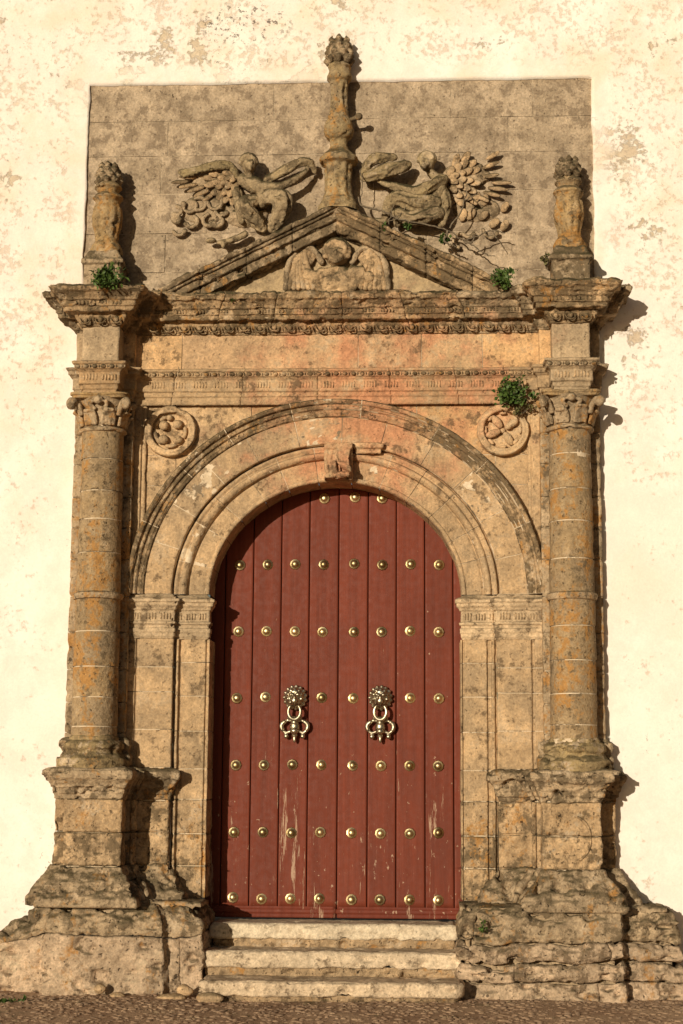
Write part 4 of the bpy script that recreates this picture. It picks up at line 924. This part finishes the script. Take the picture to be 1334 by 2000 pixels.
# ================================================================== STEPS
def step(label, x0, x1, d0, d1, zt, zb, base, amp, r_end=False):
    t = thing('stone_step', label, 'step', ((x0 + x1) / 2, -d1, zb), 'steps up to the door')
    path = [(x0, d0), (x0, d1), (x1, d1), (x1, d0)]
    if r_end: path = [(x0, d0), (x0, d1)] + [(x1 - .10 + .10 * math.sin(a), d1 - .10 + .10 * math.cos(a)) for a in np.linspace(0, math.pi / 2, 6)] + [(x1, d0)]
    h = zt - zb; zm = zb + h * .36
    P, _ = sweep_grid(path, [(-.035, zb - .02), (-.022, zb + h * .2), (-.02, zm + .01)], .02, .012)
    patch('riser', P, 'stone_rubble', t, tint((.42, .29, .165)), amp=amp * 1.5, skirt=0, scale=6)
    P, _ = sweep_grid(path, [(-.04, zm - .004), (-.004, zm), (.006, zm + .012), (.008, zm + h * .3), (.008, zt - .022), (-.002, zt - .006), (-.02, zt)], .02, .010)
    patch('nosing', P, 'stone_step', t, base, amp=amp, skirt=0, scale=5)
    g = np.stack(np.meshgrid(np.linspace(x0 + .016, x1 - .016, 90), np.linspace(d0, d1 - .016, 20), indexing='ij'), -1)
    if r_end: g[..., 0] = np.minimum(g[..., 0], x1 - .10 - .016 + np.sqrt(np.clip(.10 ** 2 - np.clip(g[..., 1] - (d1 - .116), 0, .10) ** 2, 0, 1)))
    patch('tread', np.stack([g[..., 0], -g[..., 1], np.full(g.shape[:2], zt - .001)], -1), 'stone_step', t, base, amp=amp * .6, out=np.array((0, 0, 1.)), skirt=.03, edge=.002)
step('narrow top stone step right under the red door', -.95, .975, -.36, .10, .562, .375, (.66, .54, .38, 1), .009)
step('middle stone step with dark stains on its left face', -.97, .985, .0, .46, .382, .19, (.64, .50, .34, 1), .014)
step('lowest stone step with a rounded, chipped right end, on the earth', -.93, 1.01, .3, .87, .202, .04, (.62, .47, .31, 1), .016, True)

# ================================================================== PLANTS
def bush(label, px, py, d, rx, rz, n, mat='leaf_green', leaf=.022, group='plants growing from the masonry', down=.0, ry=None, fern=False):
    c = a3(px, py, d); t = thing('wall_plant', label, 'plant', (c[0], c[1] + .02, c[2] - rz), group)
    V, F, SV = [], [], []
    root = c + np.array((0, .06, -rz * .9))
    ns = max(6, n // 16)
    tips = []
    for k in range(ns):
        a = random.uniform(0, 2 * math.pi); rr = math.sqrt(random.random()) * (1.45 if random.random() < .12 else 1.); tip = c + np.array((rx * rr * math.cos(a), -abs(random.gauss(0, .5)) * (ry or rx) * .7, rz * rr * math.sin(a) + .1 * rz))
        mid = (root + tip) / 2 + np.array((random.uniform(-.2, .2) * rx, -.02, .15 * rz)); tips.append((mid, tip)); SV.append(tube(spline([root, mid, tip], 4), .0035, 4))
    for k in range(n):
        mid, tip = random.choice(tips); u = random.uniform(.15, 1.08); p = mid + (tip - mid) * u + rng.normal(0, .16, 3) * np.array((rx, (ry or rx) * .6, rz))
        a = rng.normal(0, 1, 3) + np.array((0, -.6, .5)); a /= np.linalg.norm(a); w = np.cross(a, rng.normal(0, 1, 3)); w /= np.linalg.norm(w)
        nn = np.cross(a, w); l = leaf * random.uniform(.6, 1.3); ww = l * (.22 if fern else .42); b = len(V)
        V += [p, p + a * l * .5 + w * ww + nn * .1 * l, p + a * l + nn * -.12 * l, p + a * l * .5 - w * ww + nn * .1 * l]; F += [[b, b + 1, b + 2], [b, b + 2, b + 3]]
    lv = raw('leaves', V, F, mat, t); lv['kind'] = 'stuff'
    v, f = join(SV); raw('stems', v, f, 'twig', t)
bush('dark green fern growing on the left end of the cornice', 212, 545, .62, .14, .085, 420, leaf=.05, fern=True)
bush('big green bush sprouting above the right roundel', 1000, 768, .14, .125, .115, 520, leaf=.036)
bush('straggly dry growth hanging beside the right roundel', 1018, 792, .12, .09, .08, 170, 'leaf_dry', .03)
bush('round green tuft at the right foot of the pediment', 982, 543, .34, .085, .068, 420, leaf=.03)
bush('tiny green sprout on the main cornice left of the cherub', 456, 581, .30, .028, .035, 60, leaf=.026)
bush('small green weed beside the twigs under the right angel', 868, 467, .20, .05, .032, 110, leaf=.03)
bush('little weed on the right slope below the draped knees', 797, 441, .26, .035, .025, 60, leaf=.026)
bush('tiny weed high on the right slope near the peak', 750, 444, .27, .018, .024, 30, leaf=.024)
bush('small dark weed hanging in the hole of the right plinth', 940, 1812, .60, .045, .04, 70, leaf=.022)
bush('grey-brown dead tuft beside the right finial plinth', 1068, 508, .20, .03, .06, 60, 'leaf_dry', .03)
bush('low grass tuft on the earth in the left corner', 22, 1962, 1.05, .14, .03, 160, leaf=.045, fern=True)
# dead vine on the right slope
t = thing('dead_vine', 'bare dry vine twisting over the right slope of the pediment', 'vine', (*at(820, 470, .2)[:1], -.2, at(820, 470, .2)[1]))
for pts, r in (([(700, 385), (706, 402), (730, 408), (755, 416), (790, 430), (840, 440), (880, 452), (905, 468), (930, 462), (960, 450), (985, 455)], .008), ([(905, 468), (925, 480), (945, 495), (965, 500)], .006),
               ([(878, 446), (896, 420), (908, 392), (913, 372)], .007), ([(908, 392), (925, 382), (935, 380)], .005), ([(760, 432), (776, 424), (792, 405), (803, 392)], .005), ([(758, 440), (763, 420), (768, 400)], .005), ([(704, 330), (707, 360), (706, 385)], .005), ([(875, 450), (868, 470), (880, 478), (893, 482)], .010), ([(905, 468), (915, 474), (925, 470), (926, 458)], .009), ([(960, 450), (975, 470), (985, 490)], .004)):
    p = spline([a3(x, y, .24 if r > .004 else .1) for x, y in pts], 5); p += rng.normal(0, .004, p.shape); v, f = tube(p, np.linspace(r * 1.1, r * .6, len(p)), 6); raw('twig', v, f, 'twig', t)

# ================================================================== LOOSE STONES AND GRAVEL
def lump(name, c, r, mat, tn, label=None, sd=0, group=None):
    V, F = ball((0, 0, 0), r, None, 16); V = V * (1 + .35 * fbm(V / max(r) * .9 + sd, 1.3, 3, .5, 5))[:, None] + np.array(c)
    o = raw(name, V, F, mat, None, tn)
    if label: tag(o, label, 'stone', group)
    return o
for i, (px, py, d, r, lab) in enumerate(((195, 1931, .68, (.05, .04, .035), 'round pale pebble lodged at the foot of the left plinth'), (362, 1936, .74, (.07, .05, .045), 'whitish stone against the left end of the lowest step'),
        (335, 1948, .78, (.11, .06, .03), 'flat pale stone lying left of the lowest step'), (232, 1946, .72, (.06, .05, .03), 'small grey stone at the left plinth near the round pebble'), (410, 1950, .90, (.10, .05, .045), 'broad stone propping the left end of the lowest step'))):
    c = a3(px, py, d); lump('loose_stone', c, r, 'stone_rubble', tint(TAN), lab, i * 3.3, 'loose stones at the foot of the portal')
V, F = [], []
bv, bf = ball((0, 0, 0), 1., None, 6); bv = np.array(bv)
for k in range(3000):
    x = random.uniform(-3.4, 3.4); y = -random.uniform(.45, 2.6) if random.random() < .85 else -random.uniform(.4, .95)
    s = abs(random.gauss(.0, .0075)) + .0035 + (.012 if random.random() < .03 else 0); q = bv * np.array((s * random.uniform(.8, 1.7), s * random.uniform(.7, 1.4), s * random.uniform(.3, .6)))
    a = random.uniform(0, 6.28); ca, sa = math.cos(a), math.sin(a); q = np.stack([q[:, 0] * ca - q[:, 1] * sa, q[:, 0] * sa + q[:, 1] * ca, q[:, 2]], 1)
    zz = GZ + float(fbm(np.array([[x, y, 0.]]), 1.5, 5, .55, 2)[0]) * .022 if False else GZ
    b = len(V); V += (q + np.array((x, y, zz + .002))).tolist(); F += [[i + b for i in f] for f in bf]
Va = np.array(V); Va[:, 2] += fbm(Va * np.array((1, 1, 0)), 1.5, 5, .55, 2) * .022
V2, F2 = [], []
for k in range(2600):
    x = random.uniform(-3.4, 3.4); y = -random.uniform(.5, 2.8); q = bv * np.array((random.uniform(.018, .040), random.uniform(.016, .032), random.uniform(.007, .014)))
    a = random.uniform(0, 6.28); ca, sa = math.cos(a), math.sin(a); q = np.stack([q[:, 0] * ca - q[:, 1] * sa, q[:, 0] * sa + q[:, 1] * ca, q[:, 2]], 1)
    b = len(V2); V2 += (q + np.array((x, y, GZ - .003))).tolist(); F2 += [[i + b for i in f] for f in bf]
V2 = np.array(V2); V2[:, 2] += fbm(V2 * np.array((1, 1, 0)), 1.5, 5, .55, 2) * .022
tag(raw('cobbles', V2, F2, 'soil'), 'rough small cobbles half buried in the brown earth', 'cobbles', kind='stuff')
gv = raw('gravel', Va, F, 'pebble'); tag(gv, 'scattered brown gravel and small cobbles on the trodden earth', 'gravel', kind='stuff')
